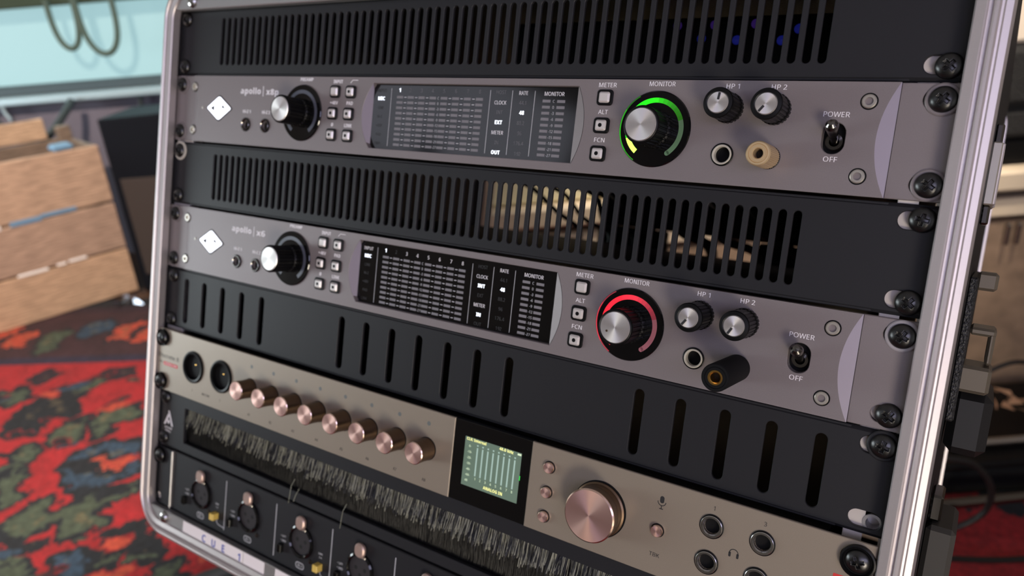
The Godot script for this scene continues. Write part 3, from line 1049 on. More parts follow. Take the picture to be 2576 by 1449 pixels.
func adapter(label: String, x: float, y: float, z0: float, z1: float, r: float, body: Material, face: Material, mouth: Material, gold: bool) -> void:
	var o := thing("headphone_adapter", label, "adapter plug", Vector3(x, y, z0))
	var c := Vector3(x, y, 0)
	var b := MB.new()
	if gold:
		b.lathe(c, [Vector2(r * 0.98, z0), Vector2(r * 0.98, z0 + 2), Vector2(r, z0 + 2.4), Vector2(r, z1 - 0.5), Vector2(r - 0.4, z1)], 108, 0.05, 36, false, z1 - 0.4)
	else:
		b.lathe(c, [Vector2(r, z0), Vector2(r, z1 - 0.5), Vector2(r - 0.4, z1)], 48)
	part("sleeve", b, body, o)
	var f := MB.new()
	f.lathe(c, [Vector2(r - 0.35, z1 - 0.05), Vector2(r * 0.78, z1), Vector2(r * 0.75, z1 - 0.25), Vector2(r * 0.71, z1), Vector2(3.05, z1)], 48)
	part("end_face", f, face, o)
	var k := MB.new()
	k.lathe(c, [Vector2(3.1, z1 - 0.1), Vector2(3.0, z1 + 0.12), Vector2(2.35, z1 + 0.12), Vector2(2.0, z1 - 0.3), Vector2(1.9, z1 - 7)], 32)
	part("socket_ring", k, mouth, o)
	var h := MB.new()
	h.lathe(c, [Vector2(1.95, z1 - 5), Vector2(0, z1 - 5)], 20)
	part("socket_bore", h, M.hole, o)


func champagne_unit() -> void:
	var o := thing("preamp_interface", "champagne gold eight-channel preamp with rose copper knobs and a small lit green screen", "audio interface", Vector3(241.3, -267.4, 0))
	var z := 6.0
	var yt := -222.9
	var yb := -267.4
	var b := MB.new()
	var jx := [[413.8, -236.1], [435.7, -236.1], [413.7, -252.6], [435.4, -252.6]]
	var holes := []
	for q in jx:
		holes.append(ell(q[0], q[1], 3.4, 3.4, 28))
	for q in [[11, -229.2], [11, -261.0], [471.5, -229.9], [471.5, -261.0]]:
		holes.append(slot_hole(q[0], q[1], 5.8, 3.4))
	for x in [45.6, 76.1]:
		holes.append(ell(x, -243.9, 9.4, 9.4, 36))
	plate(b, 4.2, yb, 271.9, yt, 4.6, z, holes.filter(func(h): return h[0].x < 271), 0.25, 0.3)
	plate(b, 320.4, yb, 478.4, yt, 4.6, z, holes.filter(func(h): return h[0].x > 320), 0.25, 0.3)
	part("faceplate", b, M.champagne, o)
	b = MB.new()
	b.box(Vector3(241.3, -245.4, -118), Vector3(436, 42.6, 244), 0.4)
	part("chassis", b, M.chassis, o)
	# screen
	b = MB.new()
	b.slab(rect(271.9, yb + 0.1, 320.4, yt - 0.1), 0.2, z - 0.3, 0.2)
	var s := part("display", b, M.black_gloss, o)
	b = MB.new()
	b.slab(rect(279.4, -257.5, 314.7, -230.9), z - 0.35, z - 0.22)
	part("lit_screen", b, M.lcd, s)
	for i in 8:
		var x := 287.7 + 3.34 * i
		put("level_bar", cached("lbar", func(q): q.box(Vector3.ZERO, Vector3(0.85, 15.4, 0.06))), M.lcd_bar, s, Vector3(x, -243.2, z - 0.18))
		put("peak_mark", cached("lpk", func(q): q.box(Vector3.ZERO, Vector3(0.9, 0.8, 0.06))), M.lcd_bar, s, Vector3(x, -234.3, z - 0.18))
	var t := MB.new()
	for i in 8:
		write(t, str(i + 1), 287.9 + 3.32 * i, -252.4, z - 0.2, 1.3)
	for i in 6:
		write(t, ["0-", "-10-", "-20-", "-30-", "-40-", "-60-"][i], 282.9, -235.6 - 3.14 * i, z - 0.2, 1.25)
	write(t, "dB", 282.4, -254.4, z - 0.2, 1.2)
	part("lit_lettering", t, M.lcd_pale, s)
	t = MB.new()
	write(t, "CLK: Internal", 286.6, -231.9, z - 0.2, 1.5, 12.4, true)
	write(t, "48.0 kHz", 305.4, -231.9, z - 0.2, 1.5, 8.6, true)
	write(t, "ANALOG IN", 299.6, -255.3, z - 0.2, 1.7, 12.0, true)
	part("lit_lettering", t, M.lcd_yellow, s)
	t = MB.new()
	t.box(Vector3(313.4, -231.9, z - 0.17), Vector3(2.2, 1.0, 0.06))
	part("battery_mark", t, M.lcd_pale, s)
	t = MB.new()
	t.box(Vector3(314.9, -243.9, z - 0.17), Vector3(0.5, 2.4, 0.06))
	part("edge_mark", t, M.lcd_green, s)
	# combo inputs
	for x in [45.6, 76.1]:
		b = MB.new()
		b.lathe(Vector3(x, -243.9, z), [Vector2(11.3, 0), Vector2(11.1, 0.9), Vector2(10.2, 1.2), Vector2(8.9, 0.9), Vector2(8.6, -3)], 56)
		var c := part("combo_socket", b, M.black_soft, o)
		b = MB.new()
		b.lathe(Vector3(x, -243.9, z), [Vector2(8.7, -2.2), Vector2(3.2, -2.2), Vector2(3.0, -10), Vector2(0, -10)], 40)
		part("socket_insert", b, M.black_matt, c)
		for a in [90.0, 215.0, 325.0]:
			b = MB.new()
			b.lathe(Vector3(x + 5.4 * cos(deg_to_rad(a)), -243.9 + 5.4 * sin(deg_to_rad(a)), z - 2.15), [Vector2(1.2, 0.0), Vector2(0, 0.02)], 14)
			part("pin_hole", b, M.hole, c)
		b = MB.new()
		b.box(Vector3(x - 0.5, -242.6, z - 2.6), Vector3(1.6, 1.2, 1.4), 0.3)
		part("contact", b, M.gold_ring, c)
	# channel knobs
	for i in 8:
		var x := 106.2 + 21.18 * i
		var at := Vector3(x, -244.9, z)
		var k := put("gain_knob", cached("fk", func(q): q.lathe(Vector3.ZERO, [Vector2(6.25, 0.35), Vector2(6.3, 1.0), Vector2(6.05, 6.0), Vector2(6.15, 10.9)], 56)), M.rose_side, o, at)
		put("knob_edge", cached("fke", func(q): q.lathe(Vector3.ZERO, [Vector2(6.15, 10.9), Vector2(6.15, 11.2), Vector2(5.75, 11.5)], 56)), M.rose_edge, k, at, at)
		put("knob_cap", cached("fkc", func(q): q.lathe(Vector3.ZERO, [Vector2(5.78, 11.48), Vector2(3.6, 11.5), Vector2(1.4, 11.5), Vector2(0.02, 11.5)], 56)), M.spun_rose, k, at, at)
		put("knob_foot", cached("fkf", func(q): q.lathe(Vector3.ZERO, [Vector2(6.5, 0), Vector2(6.5, 0.35), Vector2(5.0, 0.4)], 40)), M.black_matt, k, at, at)
		put("level_lamp", cached("fled", func(q): q.lathe(Vector3.ZERO, [Vector2(1.25, 0), Vector2(1.15, 0.1), Vector2(0, 0.12)], 20)), M.led_off, o, Vector3(x, -230.6, z))
		words(o, "A%d" % (i + 1), x, -262.7, z, 1.7, M.print_black)
	var at := Vector3(360.4, -245.3, z)
	var k := put("main_knob", cached("bk", func(q): q.lathe(Vector3.ZERO, [Vector2(13.2, 0.6), Vector2(13.2, 1.4), Vector2(12.4, 2.0), Vector2(12.1, 5.0), Vector2(12.7, 10.6)], 80)), M.rose_side, o, at)
	put("knob_edge", cached("bke", func(q): q.lathe(Vector3.ZERO, [Vector2(12.7, 10.6), Vector2(12.75, 11.2), Vector2(12.1, 11.7)], 80)), M.rose_edge, k, at, at)
	put("knob_cap", cached("bkc", func(q): q.lathe(Vector3.ZERO, [Vector2(12.13, 11.68), Vector2(8, 11.7), Vector2(3, 11.7), Vector2(0.02, 11.7)], 96)), M.spun_rose, k, at, at)
	put("knob_foot", cached("bkf", func(q): q.lathe(Vector3.ZERO, [Vector2(13.7, 0), Vector2(13.7, 0.6), Vector2(11, 0.65)], 64)), M.black_matt, k, at, at)
	for q in [[331.4, -233.2], [331.4, -245.9], [331.4, -258.5], [389.9, -246.0]]:
		at = Vector3(q[0], q[1], z)
		k = put("push_button", cached("fb", func(w): w.lathe(Vector3.ZERO, [Vector2(2.8, 0), Vector2(2.8, 1.6), Vector2(2.45, 2.0)], 36)), M.rose_edge, o, at)
		put("button_cap", cached("fbc", func(w): w.lathe(Vector3.ZERO, [Vector2(2.48, 1.98), Vector2(1.4, 2.0), Vector2(0.02, 2.0)], 36)), M.spun_rose, k, at, at)
		put("button_well", cached("fbw", func(w): w.lathe(Vector3.ZERO, [Vector2(3.25, 0), Vector2(3.2, 0.08), Vector2(2.5, 0.08)], 36)), M.hole, k, at, at)
	for q in jx:
		jack(o, q[0], q[1], z, 5.4, 4.9, 3.4, M.steel)
	# print
	words(o, "Discrete 8", 16.6, -242.5, z, 3.0, M.print_black, 23.8)
	words(o, "PRO", 7.6, -247.4, z, 1.4, M.print_black)
	b = MB.new()
	b.slab(rrect(11.0, -249.1, 27.6, -246.6, 0.4), z - 0.01, z + 0.05)
	var pl := part("printed_label", b, M.print_red, o)
	words(pl, "SYNERGY CORE", 19.3, -247.85, z + 0.05, 1.1, M.print_white, 14.6)
	b = MB.new()
	b.slab(rrect(464.2, -243.2, 478.0, -238.6, 0.4), z - 0.01, z + 0.05)
	part("printed_label", b, M.print_red, o)
	words(o, "TBK", 389.9, -257.7, z, 1.8, M.print_black, 4.9)
	words(o, "1", 413.9, -227.8, z, 1.9, M.print_black)
	words(o, "3", 435.8, -227.7, z, 1.9, M.print_black)
	for q in [["1", 45.6], ["2", 76.1]]:
		words(o, q[0], q[1], -260.4, z, 1.6, M.print_black)
	words(o, "MIC/LINE", 60.8, -260.4, z, 1.5, M.print_black)
	b = MB.new()
	b.slab(rrect(389.2, -233.0, 391.2, -229.7, 0.98, 5), z, z + 0.05)
	arc_slab(b, Vector2(390.2, -232.3), 1.7, 2.05, -90, 90, z, z + 0.05)
	b.box(Vector3(390.2, -234.9, z + 0.02), Vector3(0.4, 1.6, 0.06))
	b.box(Vector3(390.2, -235.7, z + 0.02), Vector3(1.8, 0.4, 0.06))
	part("microphone_symbol", b, M.print_black, o)
	b = MB.new()
	arc_slab(b, Vector2(424.7, -244.8), 1.7, 2.05, 80, 280, z, z + 0.05)
	b.slab(rrect(422.5, -246.6, 423.5, -244.4, 0.4), z, z + 0.05)
	b.slab(rrect(425.9, -246.6, 426.9, -244.4, 0.4), z, z + 0.05)
	part("headphone_symbol", b, M.print_black, o)
	rack_screw(o, 9.8, -229.4, z, "black_soft", 6.1)
	rack_screw(o, 9.8, -261.2, z, "black_soft", 6.1)
	rack_screw(o, 472.3, -230.6, z, "black_soft", 6.6)


func brush_panel() -> void:
	var o := thing("brush_panel", "black cable-entry panel with a row of frayed brush bristles across its slot", "rack panel", Vector3(241.3, -310.6, 0))
	var b := MB.new()
	plate(b, 0.6, -310.8, 482, -268.2, -1.6, 1.0, [rrect(31.5, -303.6, 451, -278.0, 0.8, 3), slot_hole(8.9, -274.3, 4.6), slot_hole(8.9, -304.6, 4.6), slot_hole(471.4, -274.3), slot_hole(471.4, -304.6)], 0.3, 0.9)
	part("front_plate", b, M.powder, o)
	b = MB.new()
	b.box(Vector3(241.3, -305.8, -4), Vector3(424, 4.0, 5), 0.4)
	b.box(Vector3(241.3, -275.8, -4), Vector3(424, 4.0, 5), 0.4)
	part("brush_holder", b, M.black_matt, o)
	b = MB.new()
	b.box(Vector3(241.3, -290.8, -8), Vector3(424, 34, 2), 0.3)
	part("backing_plate", b, M.black_matt, o)
	for pass_no in 3:
		var top := pass_no > 0
		b = MB.new()
		for i in [3800, 1500, 1100][pass_no]:
			var x := rng.randf_range(31.8, 450.6)
			var tuft := 0.5 + 0.5 * sin(x * 0.9 + 2.0 * sin(x * 0.23))
			var len := rng.randf_range(15.0, 21.5) if not top else rng.randf_range(7.0, 12.5) + 3.5 * tuft
			var y0 := -304.5 if not top else -277.2
			var y1 := y0 + len * (1.0 if not top else -1.0)
			var z0 := rng.randf_range(-4.0, -2.2) + (1.2 if top else 0.0)
			var z1 := z0 + (rng.randf_range(0.2, 1.6) if not top else rng.randf_range(0.6, 3.8))
			var lean := rng.randf_range(-1.3, 1.3)
			var w := rng.randf_range(0.1, 0.2)
			var A := Vector3(x, y0, z0)
			var C := Vector3(x + lean, y1, z1)
			var B := A.lerp(C, 0.55) + Vector3(0, 0, -0.25)
			var up := -1.0 if top else 1.0
			for sg in [[A, B], [B, C]]:
				var p: Vector3 = sg[0]
				var q: Vector3 = sg[1]
				var nf := Vector3(0, -(q.z - p.z) * up, absf(q.y - p.y)).normalized()
				var nl := (nf + Vector3(-1, 0, 0)).normalized()
				var nr := (nf + Vector3(1, 0, 0)).normalized()
				b.quad_s(p + Vector3(-w, 0, -w), p + Vector3(0, 0, w), q + Vector3(0, 0, w), q + Vector3(-w, 0, -w), nl, nf, nf, nl)
				b.quad_s(p + Vector3(w, 0, -w), p + Vector3(0, 0, w), q + Vector3(0, 0, w), q + Vector3(w, 0, -w), nr, nf, nf, nr)
		var br := part("bristles", b, M.bristle_pale if pass_no == 2 else M.bristle, o)
		br.set_meta("kind", "stuff")
	for q in [[148.0, -296.0, -311.5], [152.5, -301, -309], [194.0, -298.0, -313.0]]:
		b = MB.new()
		b.tube([Vector3(q[0], q[1], 0.4), Vector3(q[0] - 0.6, q[1] - 4, 2.6), Vector3(q[0] - 1.2, q[2], 3.4)], 0.16, 5)
		part("stray_bristle", b, M.bristle_pale, o)
	# emblem: a peaked tent over a line of small letters
	b = MB.new()
	b.slab(PackedVector2Array([Vector2(12.4, -284.2), Vector2(13.8, -284.2), Vector2(18.6, -295.0), Vector2(16.8, -295.0)]), 1.0, 1.06)
	part("emblem_stroke", b, M.print_white, o)
	b = MB.new()
	b.slab(PackedVector2Array([Vector2(12.6, -286.2), Vector2(13.6, -288.0), Vector2(9.6, -295.0), Vector2(7.8, -295.0)]), 1.0, 1.06)
	part("emblem_stroke", b, M.print_white, o)
	b = MB.new()
	b.slab(ell(13.1, -292.4, 1.3, 1.5, 14), 1.0, 1.06)
	part("emblem_dot", b, M.print_white, o)
	words(o, "ADAM", 13.2, -296.9, 1.0, 1.5, M.print_white, 8.6)
	words(o, "HALL", 13.2, -299.2, 1.0, 1.5, M.print_white, 6.6)
	rack_screw(o, 8.75, -274.4, 1.0)
	rack_screw(o, 8.75, -304.7, 1.0)
	rack_screw(o, 473.85, -274.4, 1.0)
	rack_screw(o, 473.85, -304.7, 1.0)


func direct_box() -> void:
	var o := thing("direct_box", "black multi-channel direct box with round three-pin sockets and yellow buttons, lowest in the rack", "direct box", Vector3(241.3, -355.2, 0))
	var z := 2.0
	var b := MB.new()
	plate(b, 24.0, -355.2, 459.0, -311.4, -2, z, [], 0.25, 0.5)
	part("faceplate", b, M.powder, o)
	b = MB.new()
	b.box(Vector3(241.3, -333.3, -92), Vector3(430, 42, 180), 0.4)
	part("chassis", b, M.chassis, o)
	for side in [0, 1]:
		b = MB.new()
		plate(b, 459.0 if side else 5.6, -354.4, 477.0 if side else 22.0, -311.4, 0, 3.2, [ell(473.5 if side else 9.0, -349.2, 2.9, 2.9, 20)], 0.25, 0.4)
		part("rack_ear", b, M.powder, o)
		b = MB.new()
		b.box(Vector3(459.0 if side else 23.1, -333.3, 2.0), Vector3(1.5, 43.4, 3.4), 0.5)
		part("edge_trim", b, M.ledge, o)
	rack_screw(o, 9.8, -317.8, 3.2, "black_soft", 5.9)
	b = MB.new()
	b.lathe(Vector3(9.0, -349.2, 1.4), [Vector2(2.6, 0), Vector2(2.5, 0.8), Vector2(1.2, 0.9), Vector2(1.1, 0.2), Vector2(0, 0.2)], 6)
	part("case_screw", b, M.steel, o)
	for i in 6:
		var x := 57.6 + 51.1 * i
		var at := Vector3(x, -333.4, z)
		var s := put("microphone_socket", cached("xlr", func(q): q.lathe(Vector3.ZERO, [Vector2(10.9, 0), Vector2(10.7, 1.2), Vector2(9.6, 1.9), Vector2(8.7, 1.2), Vector2(8.6, -4)], 56)), M.black_gloss, o, at)
		put("socket_insert", cached("xli", func(q): q.lathe(Vector3.ZERO, [Vector2(8.7, 0.2), Vector2(0, 0.2)], 40)), M.socket_grey, s, at, at)
		for q in [[-3.6, 0.6], [3.6, 0.6], [0.0, -3.4]]:
			put("pin_hole", cached("xlp", func(w): w.lathe(Vector3.ZERO, [Vector2(1.35, 0), Vector2(0, 0.02)], 16)), M.hole, s, at + Vector3(q[0], q[1], 0.22), at)
		put("release_tab", cached("xlt", func(q): q.slab(rrect(-3.9, -4.4, 3.9, 4.4, 3.6, 6), 0, 2.2, 0.8)), M.tab_metal, s, at + Vector3(0.4, 13.2, 1.4), at)
		put("latch_spring", cached("xls", func(q): q.box(Vector3.ZERO, Vector3(3.4, 1.2, 1.6), 0.3)), M.zinc, s, at + Vector3(3.0, 8.9, 1.2), at)
		put("earth_screw", cached("xle", func(q): q.lathe(Vector3.ZERO, [Vector2(1.5, 0), Vector2(1.3, 0.6), Vector2(0, 0.7)], 16)), M.dark_chrome, o, at + Vector3(9.2, -10.2, 0))
		b = MB.new()
		b.box(Vector3(x - 17.4, -343.2, z + 1.0), Vector3(3.6, 5.6, 4.0), 0.4)
		part("slide_switch", b, M.black_gloss, o)
		if i % 2 == 0:
			b = MB.new()
			b.box(Vector3(x + 17.6, -343.6, z + 2.2), Vector3(4.4, 4.8, 5.0), 0.4)
			part("link_button", b, M.yellow, o)
			words(o, "LINK", x + 17.6, -335.4, z, 1.3, M.print_grey)
			words(o, "%d-%d" % [i + 1, i + 2], x + 17.6, -337.8, z, 1.3, M.print_grey)
		var lb := MB.new()
		lb.box(Vector3(x + 26.2, -333.9, z), Vector3(0.6, 35.4, 0.1))
		if i % 2 == 0:
			lb.tube([Vector3(x + 18.0, -346.4, z), Vector3(x + 18.3, -348.6, z), Vector3(x + 20.0, -349.6, z), Vector3(x + 26.0, -350.2, z)], 0.28, 6)
		part("printed_line", lb, M.print_grey, o)
		var pill := MB.new()
		var outer := rrect(x - 3.8, -351.7, x + 3.8, -347.5, 1.9, 6)
		var inner := MB.inset(outer, 0.5)
		pill.wall(outer, z, outer, z + 0.05)
		pill.wall(inner, z + 0.05, outer, z + 0.0501, -1.0)
		part("printed_outline", pill, M.print_grey, o)
		words(o, "IN %d" % (i + 1), x, -349.6, z, 1.8, M.print_grey)
		words(o, "\u2022 LIFT", x - 16.6, -335.4, z, 1.4, M.print_grey)
		words(o, "\u2022 GND", x - 16.6, -338.4, z, 1.4, M.print_grey)


# ------------------------------------------------------------------ the flight case
func sweep_frame(b: MB, x0: float, y0: float, x1: float, y1: float, r: float, prof: Array) -> void:
	var loops := []
	for p in prof:
		var o: float = p.x
		loops.append(rrect(x0 - o, y0 - o, x1 + o, y1 + o, r + o, 10))
	for k in prof.size() - 1:
		var p: Vector2 = prof[k]
		var q: Vector2 = prof[k + 1]
		var d := (q - p).normalized()
		var m: int = loops[k].size()
		for i in m:
			var j := (i + 1) % m
			var a := Vector3(loops[k][i].x, loops[k][i].y, p.y)
			var c := Vector3(loops[k][j].x, loops[k][j].y, p.y)
			var e := Vector3(loops[k + 1][j].x, loops[k + 1][j].y, q.y)
			var f := Vector3(loops[k + 1][i].x, loops[k + 1][i].y, q.y)
			var n0 := out_dir(loops[k], i)
			var n1 := out_dir(loops[k], j)
			var na := Vector3(n0.x * -d.y, n0.y * -d.y, d.x)
			var nb := Vector3(n1.x * -d.y, n1.y * -d.y, d.x)
			b.quad_s(a, c, e, f, na, nb, nb, na)


func out_dir(p: PackedVector2Array, i: int) -> Vector2:
	var m := p.size()
	var seg := m / 4
	var a := -PI / 2 + PI / 2 * (i / seg + float(i % seg) / (seg - 1))
	return Vector2(cos(a), sin(a))


func flight_case() -> void:
	var o := thing("flight_case", "black laminate flight case with a rounded aluminium front frame holding the rack gear", "rack case", Vector3(241.3, -376, -200))
	var b := MB.new()
	sweep_frame(b, 3.6, -363.6, 479.0, 8.0, 16.0, [Vector2(9, 2.3), Vector2(0.2, 2.3), Vector2(0, 2.8), Vector2(0, 7.6), Vector2(0.5, 8.4), Vector2(3.6, 9.0), Vector2(4.1, 8.6), Vector2(4.4, 7.4), Vector2(5.6, 7.2), Vector2(6.0, 8.6), Vector2(6.6, 9.3), Vector2(7.6, 9.3), Vector2(8.1, 8.8), Vector2(8.3, 8.0), Vector2(9.0, 7.8), Vector2(9.6, 8.0), Vector2(11.8, 7.0), Vector2(12.6, 5.0), Vector2(12.6, -14), Vector2(11.6, -14)])
	part("front_frame", b, M.aluminium, o)
	for s in [0, 1]:
		b = MB.new()
		b.slab(rrect(3.9, -365.5, 478.7, -355.5, 3.0, 4) if s == 0 else rrect(3.9, -1.8, 478.7, 9.0, 3.0, 4), 2.4, 7.0, 0.6)
		var led := part("frame_ledge", b, M.ledge, o)
		for x in [23.5, 458.8]:
			b = MB.new()
			b.lathe(Vector3(x, -360.4 if s == 0 else 3.4, 7.0), [Vector2(4.6, 0), Vector2(4.3, 1.0), Vector2(3.2, 2.0), Vector2(1.6, 2.6), Vector2(0, 2.7)], 24)
			part("rivet", b, M.steel, led)
	# rack rails behind the panel ears, with threaded holes left open where no screw sits
	for s in [0, 1]:
		b = MB.new()
		var x0 := 464.0 if s else 0.6
		var x1 := 482.5 if s else 18.6
		plate(b, x0, -355.0, x1, 0, -4.0, -2.2, [ell(474.4, -217.0, 2.6, 2.6, 20)] if s else [], 0.4, 0.3)
		b.box(Vector3(x1 - 1 if s else x0 + 1, -177.5, -12), Vector3(1.8, 354, 18), 0.2)
		var r := part("rack_rail", b, M.rail, o)
		if s:
			b = MB.new()
			b.lathe(Vector3(474.4, -217.0, -2.2), [Vector2(3.9, 0), Vector2(3.7, 0.45), Vector2(2.6, 0.45), Vector2(2.5, -6), Vector2(0, -6)], 24)
			part("threaded_insert", b, M.ledge, r)
	for q in [[Vector3(-6.0, -178, -203), Vector3(6.0, 386, 392)], [Vector3(488.6, -178, -203), Vector3(6.0, 386, 392)], [Vector3(241.3, 17, -203), Vector3(500, 6, 392)], [Vector3(241.3, -373, -203), Vector3(500, 6, 392)]]:
		b = MB.new()
		b.box(q[0], q[1], 0.5)
		part("side_panel" if q[1].x < 10 else ("top_panel" if q[0].y > 0 else "bottom_panel"), b, M.laminate, o)
	b = MB.new()
	sweep_frame(b, 3.6, -363.6, 479.0, 8.0, 16.0, [Vector2(14.2, -386), Vector2(12.6, -385.5), Vector2(0, -385.5), Vector2(0, -404), Vector2(14.2, -404), Vector2(14.2, -386)])
	part("rear_frame", b, M.aluminium, o)
	b = MB.new()
	b.box(Vector3(241.3, -268, -394), Vector3(478, 176, 4), 0.5)
	part("rear_cover", b, M.black_matt, o)
	# fittings on the right-hand side: hinge latch, corner dish with its spring handle, lower clasp
	b = MB.new()
	b.box(Vector3(493.2, -73.5, -52), Vector3(3.6, 25.0, 40), 0.5)
	var l := part("latch", b, M.zinc, o)
	for zz in [-36.0, -46.0, -58.0]:
		b = MB.new()
		b.box(Vector3(495.2, -73.5, zz), Vector3(1.2, 24.6, 4), 0.4)
		part("latch_leaf", b, M.aluminium, l)
	for y in [-57.5, -90.0]:
		b = MB.new()
		b.box(Vector3(493.0, y, -40), Vector3(3.0, 8.0, 12), 0.8)
		part("latch_tongue", b, M.dark_chrome, l)
	b = MB.new()
	b.box(Vector3(493.2, -148, -105), Vector3(3.6, 64, 104), 0.8)
	var d := part("handle_dish", b, M.laminate, o)
	b = MB.new()
	b.box(Vector3(498.2, -117.5, -66), Vector3(8.0, 8.0, 16), 1.2)
	part("dish_lug", b, M.dish, d)
	b = MB.new()
	b.box(Vector3(500.0, -139.5, -70), Vector3(10.0, 3.4, 22), 1.0)
	b.box(Vector3(503.6, -146.5, -70), Vector3(2.6, 14, 22), 1.0)
	part("handle_bracket", b, M.dish, d)
	b = MB.new()
	b.box(Vector3(499.6, -160.5, -68), Vector3(12.6, 12, 24), 1.4)
	part("handle_hinge", b, M.dish, d)
	b = MB.new()
	b.box(Vector3(500.6, -181.0, -86), Vector3(16.4, 29, 54), 3.6)
	part("handle_grip", b, M.rubber, d)
	b = MB.new()
	b.box(Vector3(494.5, -222, -70), Vector3(5, 12, 20), 1.0)
	var cl := part("lower_clasp", b, M.dark_chrome, o)
	b = MB.new()
	b.box(Vector3(498, -246, -76), Vector3(12, 34, 40), 2.0)
	part("clasp_body", b, M.clasp, cl)


func paper_label(x0: float, x1: float, label: String, text: String) -> void:
	var o := thing("paper_label", label, "label", Vector3((x0 + x1) / 2, -364.0, 7))
	var b := MB.new()
	b.box(Vector3((x0 + x1) / 2, -360.5, 7.12), Vector3(x1 - x0, 9.8, 0.2), 0.05)
	var s := part("paper_strip", b, M.paper, o)
	var pen := 70.0
	for ch in text:
		if ch != " ":
			words(s, ch, pen, -360.7, 7.24, 5.2, M.print_blue, 0.0, true, "inked_letter")
		pen += 10.6 if ch != " " else 6.0
	if text:
		b = MB.new()
		b.box(Vector3(112.0, -360.5, 7.24), Vector3(0.5, 9.7, 0.1))
		part("tape_joint", b, M.washer_cream, s)


func rack_stand() -> void:
	var o := thing("rack_stand", "black tubular stand that tilts the flight case back above the rug", "stand", Vector3(241.3, 0, -100), false)
	org = Vector3(241.3, 0, -100)
	for x in [170.0, 330.0]:
		var f: Vector3 = RK * (Vector3(x, -376 - 14, -60) * K) / K
		var r: Vector3 = RK * (Vector3(x, -376 - 14, -360) * K) / K
		var b := MB.new()
		b.tube([Vector3(x, 16, f.z + 40), Vector3(x, f.y * 0.5, f.z + 10), f, r, Vector3(x, r.y * 0.5, r.z - 20), Vector3(x, 16, r.z - 60)], 13, 12)
		part("side_tube", b, M.black_soft, o)
		for zz in [f.z + 40, r.z - 60]:
			b = MB.new()
			b.box(Vector3(x, 13, zz), Vector3(34, 10, 34), 3)
			part("foot", b, M.rubber, o)
	for y in [190.0]:
		var b := MB.new()
		b.tube([Vector3(170, y, 70), Vector3(330, y, 70)], 10, 12)
		part("cross_tube", b, M.black_soft, o)


# ------------------------------------------------------------------ the room
func room_point(e: float, y: float, n: float) -> Vector3:
	return (E1 * e + Vector3(0, y, 0) + FN * n) * 1000.0


# axes of the room: x along E1, y up, z along FN, given in metres
func room_basis() -> Basis:
	return Basis(E1, Vector3.UP, FN)


func room_box(b: MB, e0: float, y0: float, n0: float, e1: float, y1: float, n1: float, bev := 0.0) -> void:
	b.xf = Transform3D(room_basis(), Vector3.ZERO)
	b.box(Vector3(e0 + e1, y0 + y1, n0 + n1) * 500.0, Vector3(e1 - e0, y1 - y0, n1 - n0) * 1000.0, bev)
	b.xf = Transform3D()


# a wall with one or more rectangular openings, in the plane across FN (along = true) or across E1
func wall_with_openings(called: String, m: Material, label: String, along: bool, a0: float, a1: float, c0: float, c1: float, top: float, opens: Array) -> void:
	var b := MB.new()
	var at := a0
	var put_box := func(p: float, q: float, y0: float, y1: float) -> void:
		if q - p < 0.001 or y1 - y0 < 0.001:
			return
		if along:
			room_box(b, p, y0, c0, q, y1, c1)
		else:
			room_box(b, c0, y0, p, c1, y1, q)
	for q in opens:
		put_box.call(at, q[0], 0.0, top)
		put_box.call(q[0], q[1], 0.0, q[2])
		put_box.call(q[0], q[1], q[3], top)
		at = q[1]
	put_box.call(at, a1, 0.0, top)
	struct_mesh(called, b, m, label, "wall")


func window(called: String, label: String, along: bool, p0: float, p1: float, y0: float, y1: float, c: float, pane: Material, frame: Material, bars: int, inward: float) -> Node3D:
	var o := Node3D.new()
	o.name = called
	add_child(o)
	tag(o, label, "window", "", "structure")
	org = Vector3.ZERO
	var mk := func(b: MB, a0: float, b0: float, a1: float, b1: float, d0: float, d1: float, bev: float) -> void:
		if along:
			room_box(b, a0, b0, c + minf(d0, d1), a1, b1, c + maxf(d0, d1), bev)
		else:
			room_box(b, c + minf(d0, d1), b0, a0, c + maxf(d0, d1), b1, a1, bev)
	var b := MB.new()
	mk.call(b, p0 + 0.03, y0 + 0.03, p1 - 0.03, y1 - 0.03, -0.05 * inward, -0.04 * inward, 0.0)
	part("lit_window_pane", b, pane, o)
	for q in [[p0, y0, p1, y0 + 0.035], [p0, y1 - 0.035, p1, y1], [p0, y0, p0 + 0.035, y1], [p1 - 0.035, y0, p1, y1]]:
		b = MB.new()
		mk.call(b, q[0], q[1], q[2], q[3], -0.06 * inward, 0.0, 4.0)
		part("window_frame", b, frame, o)
	for i in bars:
		var x := lerpf(p0, p1, (i + 1.0) / (bars + 1.0))
		b = MB.new()
		mk.call(b, x - 0.015, y0, x + 0.015, y1, -0.06 * inward, -0.01 * inward, 3.0)
		part("glazing_bar", b, frame, o)
	return o


func area_light(called: String, at: Vector3, towards: Vector3, size: Vector2, c: Color, e: float) -> void:
	var l := AreaLight3D.new()
	l.name = called
	l.area_size = size
	l.light_color = c
	l.light_energy = e
	l.shadow_enabled = true
	l.position = at * K
	add_child(l)
	l.look_at_from_position(at * K, (at + towards) * K, Vector3.UP)
	l.set("area_range", 12.0)
	l.set("area_attenuation", 2.0)


func ceiling_spot_light(called: String, at: Vector3, to: Vector3, c: Color, e: float, angle: float) -> void:
	var spot := SpotLight3D.new()
	spot.name = called
	spot.light_color = c
	spot.light_energy = e
	spot.light_size = 0.04
	spot.spot_angle = angle
	spot.spot_range = 12.0
	spot.spot_attenuation = 2.0
	spot.spot_angle_attenuation = 0.5
	spot.shadow_enabled = true
	add_child(spot)
	spot.look_at_from_position(at * K, to * K, Vector3.UP)


